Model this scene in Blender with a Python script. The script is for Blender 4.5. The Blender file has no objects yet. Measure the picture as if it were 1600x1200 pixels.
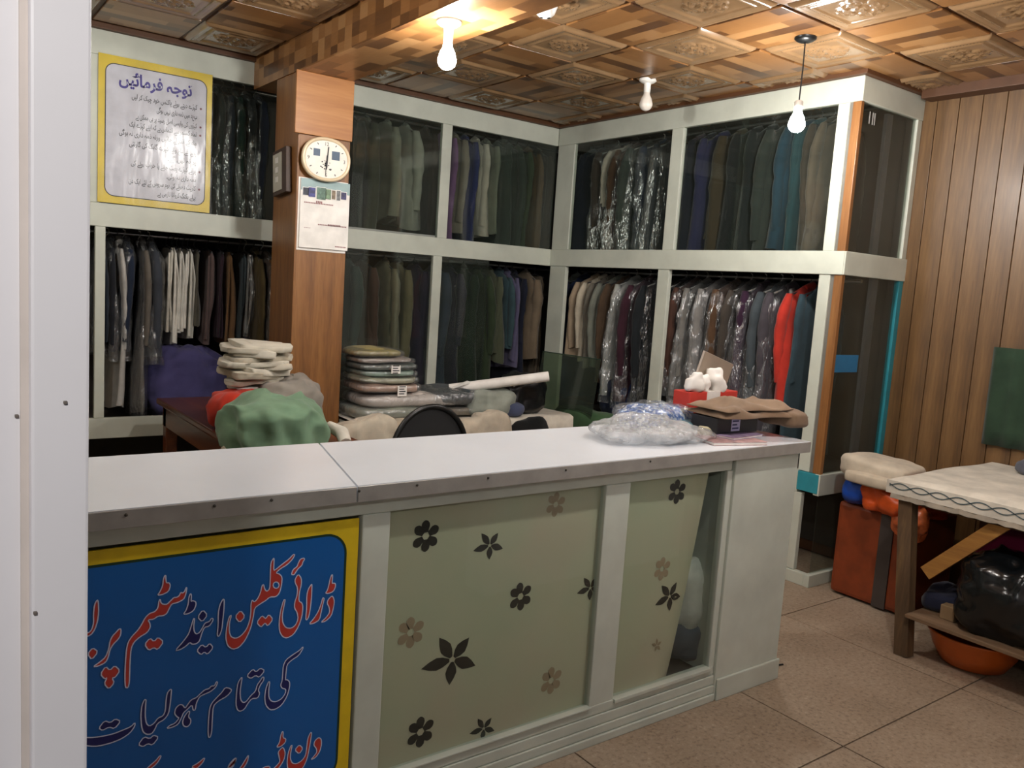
import bpy, bmesh, math, random
from mathutils import Vector, Matrix, noise
from mathutils.geometry import tessellate_polygon

# ------------------------------------------------------------------ camera
SC = bpy.context.scene
COL = SC.collection
FPX, YAW, PITCH, ROLL, CAMH = 1289.95, 0.9294, -0.1168, 0.0665, 1.5
fw = Vector((math.cos(YAW)*math.cos(PITCH), math.sin(YAW)*math.cos(PITCH), math.sin(PITCH)))
rt0 = Vector((math.sin(YAW), -math.cos(YAW), 0)); up0 = rt0.cross(fw)
RT = rt0*math.cos(ROLL)+up0*math.sin(ROLL); UP = up0*math.cos(ROLL)-rt0*math.sin(ROLL)
CAM = Vector((0, 0, CAMH))
cd = bpy.data.cameras.new('camera'); cam = bpy.data.objects.new('camera', cd); COL.objects.link(cam)
cd.sensor_fit = 'HORIZONTAL'; cd.sensor_width = 36.0; cd.lens = 36.0*FPX/1600.0; cd.clip_start = 0.02
R3 = Matrix((RT, UP, -fw)).transposed()
cam.matrix_world = Matrix.Translation(CAM) @ R3.to_4x4()
SC.camera = cam

def at(px, py, ax, v):
    """3D point of photograph pixel (px,py) of the 1600x1200 frame on the plane axis = v"""
    d = fw + RT*((px-800)/FPX) - UP*((py-600)/FPX)
    i = 'xyz'.index(ax)
    return CAM + d*((v-CAM[i])/d[i])

# ------------------------------------------------------------------ light and exposure
W = bpy.data.worlds.new('night'); SC.world = W; W.use_nodes = True
W.node_tree.nodes['Background'].inputs[0].default_value = (0.75, 0.8, 1.0, 1)
W.node_tree.nodes['Background'].inputs[1].default_value = 0.06
SC.view_settings.view_transform = 'Standard'; SC.view_settings.look = 'None'
SC.view_settings.exposure = 0.0; SC.view_settings.gamma = 1.0
SC.view_settings.use_curve_mapping = False
BULB_INSIDE, BULB_BACK, BULB_SHOP, BULB_JAMB_FILL, BULB_LEFT = 640.0, 620.0, 1050.0, 560.0, 520.0
try:
    SC.cycles.transparent_max_bounces = 32; SC.cycles.max_bounces = 7
    SC.cycles.sample_clamp_indirect = 4.0
    SC.cycles.caustics_reflective = False; SC.cycles.caustics_refractive = False
except Exception: pass

# ------------------------------------------------------------------ room numbers (metres)
YA, XB, YC, XW, ZC, ZHT = 4.852, 3.902, 2.4505, 4.504, 2.700, 2.669
ZH = 2.545                      # underside of cabinet header
ZM0, ZM1 = 1.674, 1.796         # middle rail
YF, YBK, ZT, XR = 1.843, 2.375, 0.979, 2.826   # counter
RZU, RZL = 2.575, 1.655         # hanging rods

# ------------------------------------------------------------------ materials
def lin(c):
    return tuple((x/12.92 if x <= 0.04045 else ((x+0.055)/1.055)**2.4) for x in c)
def rgb(h):
    h = h.lstrip('#'); return lin(tuple(int(h[i:i+2], 16)/255 for i in (0, 2, 4)))
MATS = {}
def newmat(name):
    m = bpy.data.materials.new(name); m.use_nodes = True
    nt = m.node_tree; b = nt.nodes['Principled BSDF']
    return m, nt, b
def coords(nt, scale=(1, 1, 1), rot=(0, 0, 0), kind='Object'):
    t = nt.nodes.new('ShaderNodeTexCoord'); mp = nt.nodes.new('ShaderNodeMapping')
    mp.inputs['Scale'].default_value = scale; mp.inputs['Rotation'].default_value = rot
    nt.links.new(t.outputs[kind], mp.inputs[0]); return mp.outputs[0]
def noisen(nt, vec, scale, detail=4, rough=.55):
    n = nt.nodes.new('ShaderNodeTexNoise'); n.inputs['Scale'].default_value = scale
    n.inputs['Detail'].default_value = detail; n.inputs['Roughness'].default_value = rough
    nt.links.new(vec, n.inputs['Vector']); return n
def ramp(nt, fac, stops):
    r = nt.nodes.new('ShaderNodeValToRGB'); e = r.color_ramp.elements
    while len(e) < len(stops): e.new(.5)
    for el, (p, c) in zip(e, stops): el.position = p; el.color = (*c, 1)
    nt.links.new(fac, r.inputs[0]); return r.outputs[0]
def bump(nt, b, h, strength=.2, dist=.01):
    bn = nt.nodes.new('ShaderNodeBump'); bn.inputs['Strength'].default_value = strength
    bn.inputs['Distance'].default_value = dist
    nt.links.new(h, bn.inputs['Height']); nt.links.new(bn.outputs[0], b.inputs['Normal'])
def plain(name, hexc, rough=.5, metal=0.0, var=.06, nscale=12, bstr=.05, spec=.5, coat=0):
    if name in MATS: return MATS[name]
    m, nt, b = newmat(name); c = rgb(hexc)
    v = coords(nt); n = noisen(nt, v, nscale)
    lo = tuple(x*(1-var*2.2) for x in c); hi = tuple(min(1, x*(1+var)) for x in c)
    nt.links.new(ramp(nt, n.outputs[0], [(.3, lo), (.65, hi)]), b.inputs['Base Color'])
    b.inputs['Roughness'].default_value = rough; b.inputs['Metallic'].default_value = metal
    b.inputs['Specular IOR Level'].default_value = spec; b.inputs['Coat Weight'].default_value = coat
    if bstr: bump(nt, b, n.outputs[0], bstr, .004)
    MATS[name] = m; return m
def fabric(hexc):
    k = 'fabric_'+hexc.lstrip('#')
    if k in MATS: return MATS[k]
    m, nt, b = newmat(k); c = rgb(hexc); v = coords(nt)
    n = noisen(nt, v, 9, 5); f = noisen(nt, v, 420, 2)
    nt.links.new(ramp(nt, n.outputs[0], [(.28, tuple(x*.72 for x in c)), (.7, tuple(min(1, x*1.12) for x in c))]), b.inputs['Base Color'])
    b.inputs['Roughness'].default_value = .88; b.inputs['Specular IOR Level'].default_value = .2
    b.inputs['Sheen Weight'].default_value = .15
    bump(nt, b, f.outputs[0], .12, .002)
    MATS[k] = m; return m
def wood(name, dark, mid, light, axis='z', scale=1.0, rough=.4, coat=.15):
    if name in MATS: return MATS[name]
    m, nt, b = newmat(name)
    s = {'z': (9, 9, .7), 'x': (.7, 9, 9), 'y': (9, .7, 9)}[axis]
    v = coords(nt, tuple(q*scale for q in s)); n = noisen(nt, v, 2.2, 7, .62); f = noisen(nt, v, 14, 3)
    mx = nt.nodes.new('ShaderNodeMix'); mx.data_type = 'FLOAT'; mx.inputs[0].default_value = .28
    nt.links.new(n.outputs[0], mx.inputs[2]); nt.links.new(f.outputs[0], mx.inputs[3])
    nt.links.new(ramp(nt, mx.outputs[0], [(.3, rgb(dark)), (.5, rgb(mid)), (.68, rgb(light))]), b.inputs['Base Color'])
    b.inputs['Roughness'].default_value = rough; b.inputs['Coat Weight'].default_value = coat
    b.inputs['Coat Roughness'].default_value = .3
    bump(nt, b, mx.outputs[0], .08, .003)
    MATS[name] = m; return m
def parquet(name, cell, offs=(0, 0, 0), rough=.32):
    """printed patchwork of small wood blocks"""
    m, nt, b = newmat(name)
    t = nt.nodes.new('ShaderNodeTexCoord'); sp = nt.nodes.new('ShaderNodeSeparateXYZ')
    nt.links.new(t.outputs['Object'], sp.inputs[0])
    def mth(op, a, bb=None):
        n = nt.nodes.new('ShaderNodeMath'); n.operation = op
        for i, q in enumerate((a, bb)):
            if q is None: continue
            if isinstance(q, (int, float)): n.inputs[i].default_value = q
            else: nt.links.new(q, n.inputs[i])
        return n.outputs[0]
    fx = mth('FLOOR', mth('DIVIDE', mth('ADD', sp.outputs[0], 3.01), cell[0]))
    sh = mth('MULTIPLY', mth('FRACT', mth('MULTIPLY', fx, .381)), cell[1])
    fy = mth('FLOOR', mth('DIVIDE', mth('ADD', mth('ADD', sp.outputs[1], 7.003), sh), cell[1]))
    fz = mth('FLOOR', mth('DIVIDE', mth('ADD', sp.outputs[2], 5.0), cell[2]))
    cb = nt.nodes.new('ShaderNodeCombineXYZ')
    for i, q in enumerate((fx, fy, fz)): nt.links.new(q, cb.inputs[i])
    wn = nt.nodes.new('ShaderNodeTexWhiteNoise'); nt.links.new(cb.outputs[0], wn.inputs[0])
    g = noisen(nt, coords(nt, (30, 5, 30)), 3, 5)
    mx = nt.nodes.new('ShaderNodeMix'); mx.data_type = 'FLOAT'; mx.inputs[0].default_value = .22
    nt.links.new(wn.outputs[0], mx.inputs[2]); nt.links.new(g.outputs[0], mx.inputs[3])
    nt.links.new(ramp(nt, mx.outputs[0], [(.05, rgb('4a2e1a')), (.35, rgb('6e4a28')), (.6, rgb('8d6238')), (.95, rgb('a57c50'))]), b.inputs['Base Color'])
    b.inputs['Roughness'].default_value = rough
    MATS[name] = m; return m
def glassmat(name, tint, base=.05, rough=.03, grime=.0):
    m, nt, b = newmat(name); nt.nodes.remove(b)
    out = nt.nodes['Material Output']
    tr = nt.nodes.new('ShaderNodeBsdfTransparent'); tr.inputs[0].default_value = (*tint, 1)
    gl = nt.nodes.new('ShaderNodeBsdfGlossy'); gl.inputs['Roughness'].default_value = rough
    fr = nt.nodes.new('ShaderNodeLayerWeight'); fr.inputs[0].default_value = .5
    pw = nt.nodes.new('ShaderNodeMath'); pw.operation = 'POWER'; pw.inputs[1].default_value = 4.5
    nt.links.new(fr.outputs['Facing'], pw.inputs[0])
    ma = nt.nodes.new('ShaderNodeMath'); ma.operation = 'MULTIPLY_ADD'; ma.inputs[1].default_value = .85; ma.inputs[2].default_value = base; ma.use_clamp = True
    mx = nt.nodes.new('ShaderNodeMixShader')
    nt.links.new(pw.outputs[0], ma.inputs[0]); nt.links.new(ma.outputs[0], mx.inputs[0])
    nt.links.new(tr.outputs[0], mx.inputs[1]); nt.links.new(gl.outputs[0], mx.inputs[2])
    last = mx
    if grime:
        df = nt.nodes.new('ShaderNodeBsdfDiffuse'); df.inputs[0].default_value = (*rgb('8a9488'), 1)
        m2 = nt.nodes.new('ShaderNodeMixShader'); n = noisen(nt, coords(nt), 3, 4)
        mm = nt.nodes.new('ShaderNodeMath'); mm.operation = 'MULTIPLY'; mm.inputs[1].default_value = grime*2
        nt.links.new(n.outputs[0], mm.inputs[0]); nt.links.new(mm.outputs[0], m2.inputs[0])
        nt.links.new(mx.outputs[0], m2.inputs[1]); nt.links.new(df.outputs[0], m2.inputs[2]); last = m2
    nt.links.new(last.outputs[0], out.inputs[0])
    MATS[name] = m; return m
def plasticfilm(name, milky=.10, wr=38, tint=(.96, .97, .98), strength=.9, base=.15):
    m, nt, b = newmat(name); nt.nodes.remove(b); out = nt.nodes['Material Output']
    tr = nt.nodes.new('ShaderNodeBsdfTransparent'); tr.inputs[0].default_value = (*tint, 1)
    gl = nt.nodes.new('ShaderNodeBsdfGlossy'); gl.inputs['Roughness'].default_value = .2
    df = nt.nodes.new('ShaderNodeBsdfDiffuse'); df.inputs[0].default_value = (.8, .82, .83, 1)
    n = noisen(nt, coords(nt, (1, 1, .35)), wr, 3, .6)
    bn = nt.nodes.new('ShaderNodeBump'); bn.inputs['Strength'].default_value = strength; bn.inputs['Distance'].default_value = .03
    nt.links.new(n.outputs[0], bn.inputs['Height']); nt.links.new(bn.outputs[0], gl.inputs['Normal'])
    lw = nt.nodes.new('ShaderNodeLayerWeight'); lw.inputs[0].default_value = .5
    nt.links.new(bn.outputs[0], lw.inputs['Normal'])
    ma = nt.nodes.new('ShaderNodeMath'); ma.operation = 'MULTIPLY_ADD'; ma.inputs[1].default_value = .6; ma.inputs[2].default_value = base
    ma.use_clamp = True
    pw = nt.nodes.new('ShaderNodeMath'); pw.operation = 'POWER'; pw.inputs[1].default_value = 3.5
    nt.links.new(lw.outputs['Facing'], pw.inputs[0]); nt.links.new(pw.outputs[0], ma.inputs[0])
    m1 = nt.nodes.new('ShaderNodeMixShader'); m1.inputs[0].default_value = milky
    nt.links.new(tr.outputs[0], m1.inputs[1]); nt.links.new(df.outputs[0], m1.inputs[2])
    m2 = nt.nodes.new('ShaderNodeMixShader'); nt.links.new(ma.outputs[0], m2.inputs[0])
    nt.links.new(m1.outputs[0], m2.inputs[1]); nt.links.new(gl.outputs[0], m2.inputs[2])
    nt.links.new(m2.outputs[0], out.inputs[0])
    MATS[name] = m; return m
def emit(name, col, strength):
    m, nt, b = newmat(name); nt.nodes.remove(b)
    e = nt.nodes.new('ShaderNodeEmission'); e.inputs[0].default_value = (*col, 1); e.inputs[1].default_value = strength
    nt.links.new(e.outputs[0], nt.nodes['Material Output'].inputs[0]); MATS[name] = m; return m

M_CAB = plain('cabinet_paint', 'c6cabd', .42, var=.05, nscale=5)
M_CTR = plain('counter_paint', 'c1c6ba', .5, var=.07, nscale=4)
M_JAMB = plain('jamb_paint', 'e9e6ea', .45, var=.02, nscale=6)
M_GROOVE = plain('groove_paint', 'cfc4bd', .6)
M_TOP = plain('laminate', 'e2e6ec', .25, var=.02, nscale=3, bstr=.01)
M_LIP = plain('edge_metal', '9a9690', .4, .25, var=.08)
M_COLW = wood('column_wood', '5c3a1e', '82562c', '986a3a')
M_WALL = wood('wall_wood', '4a3520', '664a2b', '7b5c38', scale=.8, rough=.45)
M_STRIP = wood('raw_strip_wood', '6a4322', '875a30', '9a6e42')
M_DESK = wood('desk_wood', '3c1c0e', '5a2c15', '74401f', axis='y', rough=.3)
M_TABLEW = wood('table_wood', '3c2c1a', '55402a', '6d5535', rough=.7, coat=0)
M_BRACE = wood('brace_wood', '7d5527', '97692f', 'ad7e3d', axis='y', rough=.6, coat=0)
M_PARQ = parquet('parquet_print', (.072, .19, 9))
M_PARQB = parquet('beam_print', (9, .075, .06))
M_CEILG = plain('ceiling_groove', '54341c', .55)
M_EMB = plain('embossed_panel', '86694a', .22, var=.08, nscale=6, bstr=0, coat=.3)
M_GLASS = glassmat('clear_glass', (.92, .945, .925), .02, .02, .015)
M_GLASSB = glassmat('dusty_glass', (.86, .89, .865), .03, .04, .035)
M_FILM = plasticfilm('dry_clean_film', .05, 24, strength=1.0)
M_FILM2 = plasticfilm('milky_film', .3, 30)
M_SLEEVE = plasticfilm('poster_sleeve', .02, 8, (.98, .98, .98), .12, .022)
M_DARK = plain('cabinet_inside', '3a342e', .8)
M_BLACK = plain('black_plastic', '121314', .35)
M_STEEL = plain('steel', 'a8a8a8', .3, .9)
M_WHITE = plain('white_plastic', 'e4e2dc', .35)
M_PAPER = plain('paper', 'e6e2dc', .7, bstr=.02)
M_YEL = plain('sign_yellow', 'd8b81c', .4, bstr=0)
M_BLUE = plain('sign_blue', '0a58a0', .35, var=.03, nscale=3, bstr=0)
M_RED = plain('sign_red', 'b83a32', .4, bstr=0)
M_NAVY = plain('sign_navy', '141a5c', .4, bstr=0)
M_OUTL = plain('sign_outline', 'c9cfe6', .4, bstr=0)
M_SDARK = plain('sign_dark_line', '15331f', .4, bstr=0)
M_TEAL = plain('teal_paint', '2f8a98', .45)
M_INK = plain('black_ink', '1c1a22', .6, bstr=0)
M_PURP = plain('purple_ink', '2e1c86', .5, bstr=0)
M_DOT = plain('maroon_ink', '6a1a2c', .6, bstr=0)

# ------------------------------------------------------------------ mesh helpers
class MB:
    def __init__(s): s.v = []; s.f = []; s.sm = []
    def add(s, vs, fs, smooth=False):
        o = len(s.v); s.v += [tuple(p) for p in vs]
        s.f += [tuple(i+o for i in f) for f in fs]; s.sm += [smooth]*len(fs); return s
    def box(s, a, b, bev=0.0):
        x0, y0, z0 = (min(p, q) for p, q in zip(a, b)); x1, y1, z1 = (max(p, q) for p, q in zip(a, b))
        if bev <= 0:
            vs = [(x0, y0, z0), (x1, y0, z0), (x1, y1, z0), (x0, y1, z0), (x0, y0, z1), (x1, y0, z1), (x1, y1, z1), (x0, y1, z1)]
            return s.add(vs, [(0, 3, 2, 1), (4, 5, 6, 7), (0, 1, 5, 4), (1, 2, 6, 5), (2, 3, 7, 6), (3, 0, 4, 7)])
        bm = bmesh.new(); bmesh.ops.create_cube(bm, size=1)
        for v in bm.verts:
            v.co = Vector(((x0+x1)/2+v.co.x*(x1-x0), (y0+y1)/2+v.co.y*(y1-y0), (z0+z1)/2+v.co.z*(z1-z0)))
        bmesh.ops.bevel(bm, geom=bm.edges[:], offset=min(bev, .45*min(x1-x0, y1-y0, z1-z0)), segments=2, affect='EDGES', profile=.6)
        bm.verts.index_update()
        s.add([v.co[:] for v in bm.verts], [[v.index for v in f.verts] for f in bm.faces]); bm.free(); return s
    def obox(s, c, ax, ay, az, bev=0):
        """oriented box: centre and three half-axis vectors"""
        t = MB().box((-1, -1, -1), (1, 1, 1)); c = Vector(c)
        s.add([c+ax*v[0]+ay*v[1]+az*v[2] for v in t.v], t.f); return s
    def bar(s, p, q, w, t, side=Vector((0, 0, 1))):
        p, q = Vector(p), Vector(q); d = (q-p); n = d.normalized(); b = n.cross(side).normalized(); c = b.cross(n)
        return s.obox((p+q)/2, d/2, b*w/2, c*t/2)
    def tube(s, pts, r, n=8, caps=True):
        pts = [Vector(p) for p in pts]; rr = r if isinstance(r, (list, tuple)) else [r]*len(pts)
        rings = []; ref = Vector((.13, .31, .94)).normalized()
        for i, p in enumerate(pts):
            d = (pts[min(i+1, len(pts)-1)]-pts[max(i-1, 0)]).normalized()
            a = d.cross(ref)
            if a.length < 1e-3: a = d.cross(Vector((1, 0, 0)))
            a.normalize(); b = d.cross(a)
            rings.append([p+(a*math.cos(2*math.pi*k/n)+b*math.sin(2*math.pi*k/n))*rr[i] for k in range(n)])
        return s.rings(rings, caps)
    def rings(s, rings, caps=True, smooth=True):
        n = len(rings[0]); vs = [p for r in rings for p in r]; fs = []
        for i in range(len(rings)-1):
            for k in range(n):
                fs.append((i*n+k, i*n+(k+1) % n, (i+1)*n+(k+1) % n, (i+1)*n+k))
        s.add(vs, fs, smooth)
        if caps:
            s.add(rings[0], [tuple(reversed(range(n)))]); s.add(rings[-1], [tuple(range(n))])
        return s
    def lathe(s, c, prof, n=20, caps=True):
        c = Vector(c)
        return s.rings([[c+Vector((r*math.cos(2*math.pi*k/n), r*math.sin(2*math.pi*k/n), z)) for k in range(n)] for r, z in prof], caps)
    def poly(s, pts, off=None):
        """flat polygon of any outline (3D points); with off, extruded by that vector"""
        pts = [Vector(p) for p in pts]; tr = tessellate_polygon([pts]); n = len(pts)
        s.add(pts, tr)
        if off is not None:
            off = Vector(off); s.add([p+off for p in pts], [tuple(reversed(t)) for t in tr])
            s.add(pts+[p+off for p in pts], [(i, (i+1) % n, n+(i+1) % n, n+i) for i in range(n)])
        return s
    def ribbon(s, pts, nrm, w, closed=True):
        pts = [Vector(p) for p in pts]; nrm = Vector(nrm).normalized(); n = len(pts); L = []; Rr = []
        for i in range(n):
            a = pts[i-1] if (closed or i > 0) else pts[i]; b = pts[(i+1) % n] if (closed or i < n-1) else pts[i]
            d = b-a
            if d.length < 1e-9: d = Vector((1, 0, 0))
            m = d.normalized().cross(nrm)*(w/2); L.append(pts[i]+m); Rr.append(pts[i]-m)
        k = n if closed else n-1
        return s.add(L+Rr, [(i, (i+1) % n, n+(i+1) % n, n+i) for i in range(k)])
    def blob(s, c, size, e1=.5, e2=.5, amp=.0, freq=6, seed=0, nu=36, nv=18, fn=None, flat=None, rid=0, rf=9):
        c = Vector(c); sx, sy, sz = size[0]/2, size[1]/2, size[2]/2; rings = []
        pw = lambda q, e: math.copysign(abs(q)**e, q)
        for j in range(nv+1):
            ph = -math.pi/2+math.pi*(.02+.96*j/nv); r = []
            for i in range(nu):
                th = 2*math.pi*i/nu
                p = Vector((sx*pw(math.cos(ph), e1)*pw(math.cos(th), e2), sy*pw(math.cos(ph), e1)*pw(math.sin(th), e2), sz*pw(math.sin(ph), e1)))
                q = p*freq+Vector((seed*3.7, seed*1.9, seed))
                if amp:
                    d = (noise.noise(q)+.5*noise.noise(q*2.3))*amp
                    p += p.normalized()*d
                if rid:
                    q = p*rf+V((seed*1.3, seed*2.9, seed*.7)); q += V((noise.noise(q*.6), noise.noise(q*.6+V((9, 0, 0))), 0))*.8
                    d = (1-2*abs(noise.noise(q)))*.65+(1-2*abs(noise.noise(q*2.1)))*.35
                    p += p.normalized()*d*rid
                if fn: p = fn(p, th, ph)
                if flat is not None and p.z < flat: p.z = flat
                r.append(c+p)
            rings.append(r)
        return s.rings(rings)
    def xf(s, m):
        s.v = [tuple(m @ Vector(p)) for p in s.v]; return s
    def mesh(s, name, org=(0, 0, 0)):
        me = bpy.data.meshes.new(name); o = org
        me.from_pydata([(p[0]-o[0], p[1]-o[1], p[2]-o[2]) for p in s.v], [], s.f)
        me.polygons.foreach_set('use_smooth', s.sm); me.update(); return me

def tag(o, label=None, cat=None, group=None, kind=None):
    for k, v in (('label', label), ('category', cat), ('group', group), ('kind', kind)):
        if v: o[k] = v
    return o
def link(name, me, mat, parent=None):
    o = bpy.data.objects.new(name, me); COL.objects.link(o)
    if mat and not me.materials: me.materials.append(mat)
    if parent is not None: o.parent = parent
    return o
def thing(name, label, cat, loc=(0, 0, 0), rz=0.0, group=None):
    o = bpy.data.objects.new(name, None); COL.objects.link(o); o.empty_display_size = .05
    o.location = loc; o.rotation_euler = (0, 0, rz); tag(o, label, cat, group); o['_org'] = list(loc)
    return o
def org_of(p):
    while p is not None and '_org' not in p.keys(): p = p.parent
    return tuple(p['_org']) if p is not None else (0, 0, 0)
def part(name, mb, mat, parent, label=None, kind=None):
    """mesh given in world coordinates, child of parent (parents are unrotated)"""
    o = link(name, mb.mesh(name, org_of(parent)), mat, parent)
    return tag(o, label, None, None, kind)
def lpart(name, mb, mat, parent, label=None):
    """mesh given in the parent's own coordinates"""
    o = link(name, mb.mesh(name), mat, parent); return tag(o, label)
def solid(name, mb, mat, label, cat, group=None):
    xs, ys, zs = zip(*mb.v); org = ((min(xs)+max(xs))/2, (min(ys)+max(ys))/2, min(zs))
    o = link(name, mb.mesh(name, org), mat); o.location = org; o['_org'] = list(org)
    return tag(o, label, cat, group)
def struct(name, mb, mat):
    o = link(name, mb.mesh(name), mat); o['_org'] = [0, 0, 0]; return tag(o, kind='structure')
V = Vector

# ------------------------------------------------------------------ the room shell
# floor: terrazzo tiles with open joints
m, nt, b = newmat('terrazzo'); v = coords(nt)
n1 = noisen(nt, v, 3, 5); n2 = noisen(nt, v, 60, 3, .7)
vo = nt.nodes.new('ShaderNodeTexVoronoi'); vo.inputs['Scale'].default_value = 55; nt.links.new(v, vo.inputs['Vector'])
base = ramp(nt, n1.outputs[0], [(.3, rgb('84725f')), (.5, rgb('9a8773')), (.7, rgb('ab9a86'))])
chip = ramp(nt, n2.outputs[0], [(.36, rgb('5b4c40')), (.46, rgb('94826f')), (.6, rgb('a08f7b')), (.72, rgb('c4b7a4'))])
mx = nt.nodes.new('ShaderNodeMix'); mx.data_type = 'RGBA'; mx.inputs[0].default_value = .5
nt.links.new(base, mx.inputs[6]); nt.links.new(chip, mx.inputs[7]); nt.links.new(mx.outputs[2], b.inputs['Base Color'])
b.inputs['Roughness'].default_value = .5
M_TERR = m
M_JOINT = plain('floor_joint', '5a4d42', .8)
floor = struct('floor', MB().box((-1.6, -1.2, -.06), (XW+.1, YA+.75, -.006)), M_JOINT)
TP, tj = .845, .003
for i in range(-4, 4):
    for j in range(-3, 6):
        x0 = 1.755+i*TP; y0 = 1.43+j*TP
        x1, y1 = min(x0+TP, XW), min(y0+TP, YA+.7)
        x0, y0 = max(x0, -1.5), max(y0, -1.1)
        if x1-x0 < .05 or y1-y0 < .05: continue
        part('floor_tile', MB().box((x0+tj, y0+tj, -.02), (x1-tj, y1-tj, 0)), M_TERR, floor)

# ceiling: groove sheet, printed wood tiles and embossed tiles in a checkerboard
ceil = struct('ceiling', MB().box((-1.6, .5, ZC), (XW+.1, YA+.75, ZC+.06)), M_CEILG)
G = .43
def emb_mesh():
    n = 56; h = G/2-.010; vs = []; fs = []
    def spiral(cx, cy, r0, turns, a0, sg):
        return [(cx+r0*(1-.82*t)*math.cos(a0+sg*turns*6.283*t), cy+r0*(1-.82*t)*math.sin(a0+sg*turns*6.283*t)) for t in [k/26 for k in range(27)]]
    curves = []
    for q in range(4):
        ca, sa = math.cos(q*math.pi/2), math.sin(q*math.pi/2)
        for sp in (spiral(.062, .026, .030, 1.25, -2.2, 1), spiral(.062, -.026, .030, 1.25, 2.2, -1), [(.02+.08*k/8, .006*math.sin(k)) for k in range(9)]):
            curves.append([(x*ca-y*sa, x*sa+y*ca) for x, y in sp])
    def hgt(x, y):
        d = h-max(abs(x), abs(y))          # distance in from the edge
        z = 0
        z += .010*min(1, d/.008)
        for c0, w0, a0 in ((.022, .008, .010), (.040, .006, .006), (.066, .007, .009)):
            z += a0*math.exp(-((d-c0)/w0)**2)
        if .045 < d < .060: z += .003*(.5+.5*math.sin((x+y)*420))
        if d > .072:
            r = math.hypot(x, y); z += .006*math.exp(-(r/.016)**2)+.004*max(0, math.cos(8*math.atan2(y, x)))*math.exp(-((r-.022)/.009)**2)
            m_ = 9
            for c in curves:
                for (a, b_) in c:
                    dd = (x-a)**2+(y-b_)**2
                    if dd < m_: m_ = dd
            z += .010*math.exp(-m_/(.0062**2))
        return z
    for j in range(n+1):
        for i in range(n+1):
            x = -h+2*h*i/n; y = -h+2*h*j/n; vs.append((x, y, -hgt(x, y)))
    for j in range(n):
        for i in range(n):
            a = j*(n+1)+i; fs.append((a, a+n+1, a+n+2, a+1))
    return MB().add(vs, fs, True).mesh('embossed_tile')
EMB = emb_mesh(); EMB.materials.append(M_EMB)
h = G/2-.008
FLAT = MB().box((-h, -h, -.010), (h, h, .002), .004).mesh('printed_tile'); FLAT.materials.append(M_PARQ)
def ceil_tiles(x0, i0, i1, j0, j1, par, xmin, xmax):
    for i in range(i0, i1):
        for j in range(j0, j1):
            cx, cy = x0+(i+.5)*G, 2.2+(j+.5)*G
            if cx-G/2 < xmin-.01 or cx+G/2 > xmax+.03 or cy-G/2 < .6: continue
            e = (i+j) % 2 == par
            o = link('embossed_tile' if e else 'printed_tile', EMB if e else FLAT, None, ceil)
            o.location = (cx, cy, ZC)
            if not e and (i*7+j*3) % 4 in (1, 2): o.rotation_euler = (0, 0, math.pi/2)
ceil_tiles(2.44, -1, 5, -4, 6, 0, 1.95, 4.6)
ceil_tiles(1.65-4*G, 0, 4, -4, 6, 0, -.5, 1.66)
beam = part('beam', MB().box((1.645, .66, 2.52), (1.925, YA, ZC+.01)), M_PARQB, ceil)
part('beam_soffit', MB().box((1.643, .66, 2.514), (1.927, 4.2, 2.521)), M_PARQ, ceil)
for a_, b_ in (((4.40, .66, ZC-.06), (XW, YC-.03, ZC)), ((-1.5, YA-.03, ZHT), (XB+.04, YA+.04, ZC)), ((XB-.03, YC-.03, ZHT), (XB+.04, YA, ZC)), ((XB+.04, YC-.03, ZHT), (XW, YC+.03, ZC))):
    part('cornice', MB().box(a_, b_, .004), M_CEILG, ceil)

# right wall of vertical boards
wr = struct('wall_right', MB().box((XW+.012, .4, 0), (XW+.1, YA+.7, ZC)), M_CEILG)
rnd = random.Random(5)
y = YC+.05; k = 0
while y > .55:
    wdt = .119
    me = MB().box((XW-.002+rnd.uniform(-.0015, .0015), -wdt/2+.002, 0), (XW+.02, wdt/2-.002, ZC), .0015).mesh('board')
    o = link('board', me, M_WALL, wr); o.location = (0, y-wdt/2, 0); y -= wdt; k += 1
struct('wall_back', MB().box((-1.6, YA+.64, 0), (XW+.1, YA+.75, ZC)), M_DARK)
struct('wall_left', MB().box((-1.6, .4, 0), (-1.5, YA+.7, ZC)), plain('wall_cream', 'cfc9ba', .7))
# front wall with the doorway the camera looks through
wf = struct('wall_front', MB().box((-1.5, .50, 0), (.0515, .66, ZC)).box((2.3, .50, 0), (XW, .66, ZC)).box((.04, .50, 2.35), (2.31, .66, ZC)), M_JAMB)
tr1 = struct('trim_1', MB().box((.0538, .488, 0), (.0812, .672, 2.35), .0015).box((.0812, .488, 2.31), (2.26, .672, 2.36), .003), M_JAMB)
part('groove', MB().box((.0500, .4975, 0), (.0560, .52, 2.36)), M_GROOVE, tr1)
nm = MB()
for px, py in ((102, 629), (55, 958), (26, 650)):
    p = at(px, py, 'y', .4875 if px > 45 else .4995); nm.box(p-V((.0009, .0008, .0009)), p+V((.0009, .002, .0009)), .0004)
part('nail_head', nm, plain('nail', '6b625c', .6), tr1)
struct('trim_2', MB().box((2.26, .488, 0), (2.32, .672, 2.35), .003), M_JAMB)

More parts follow.
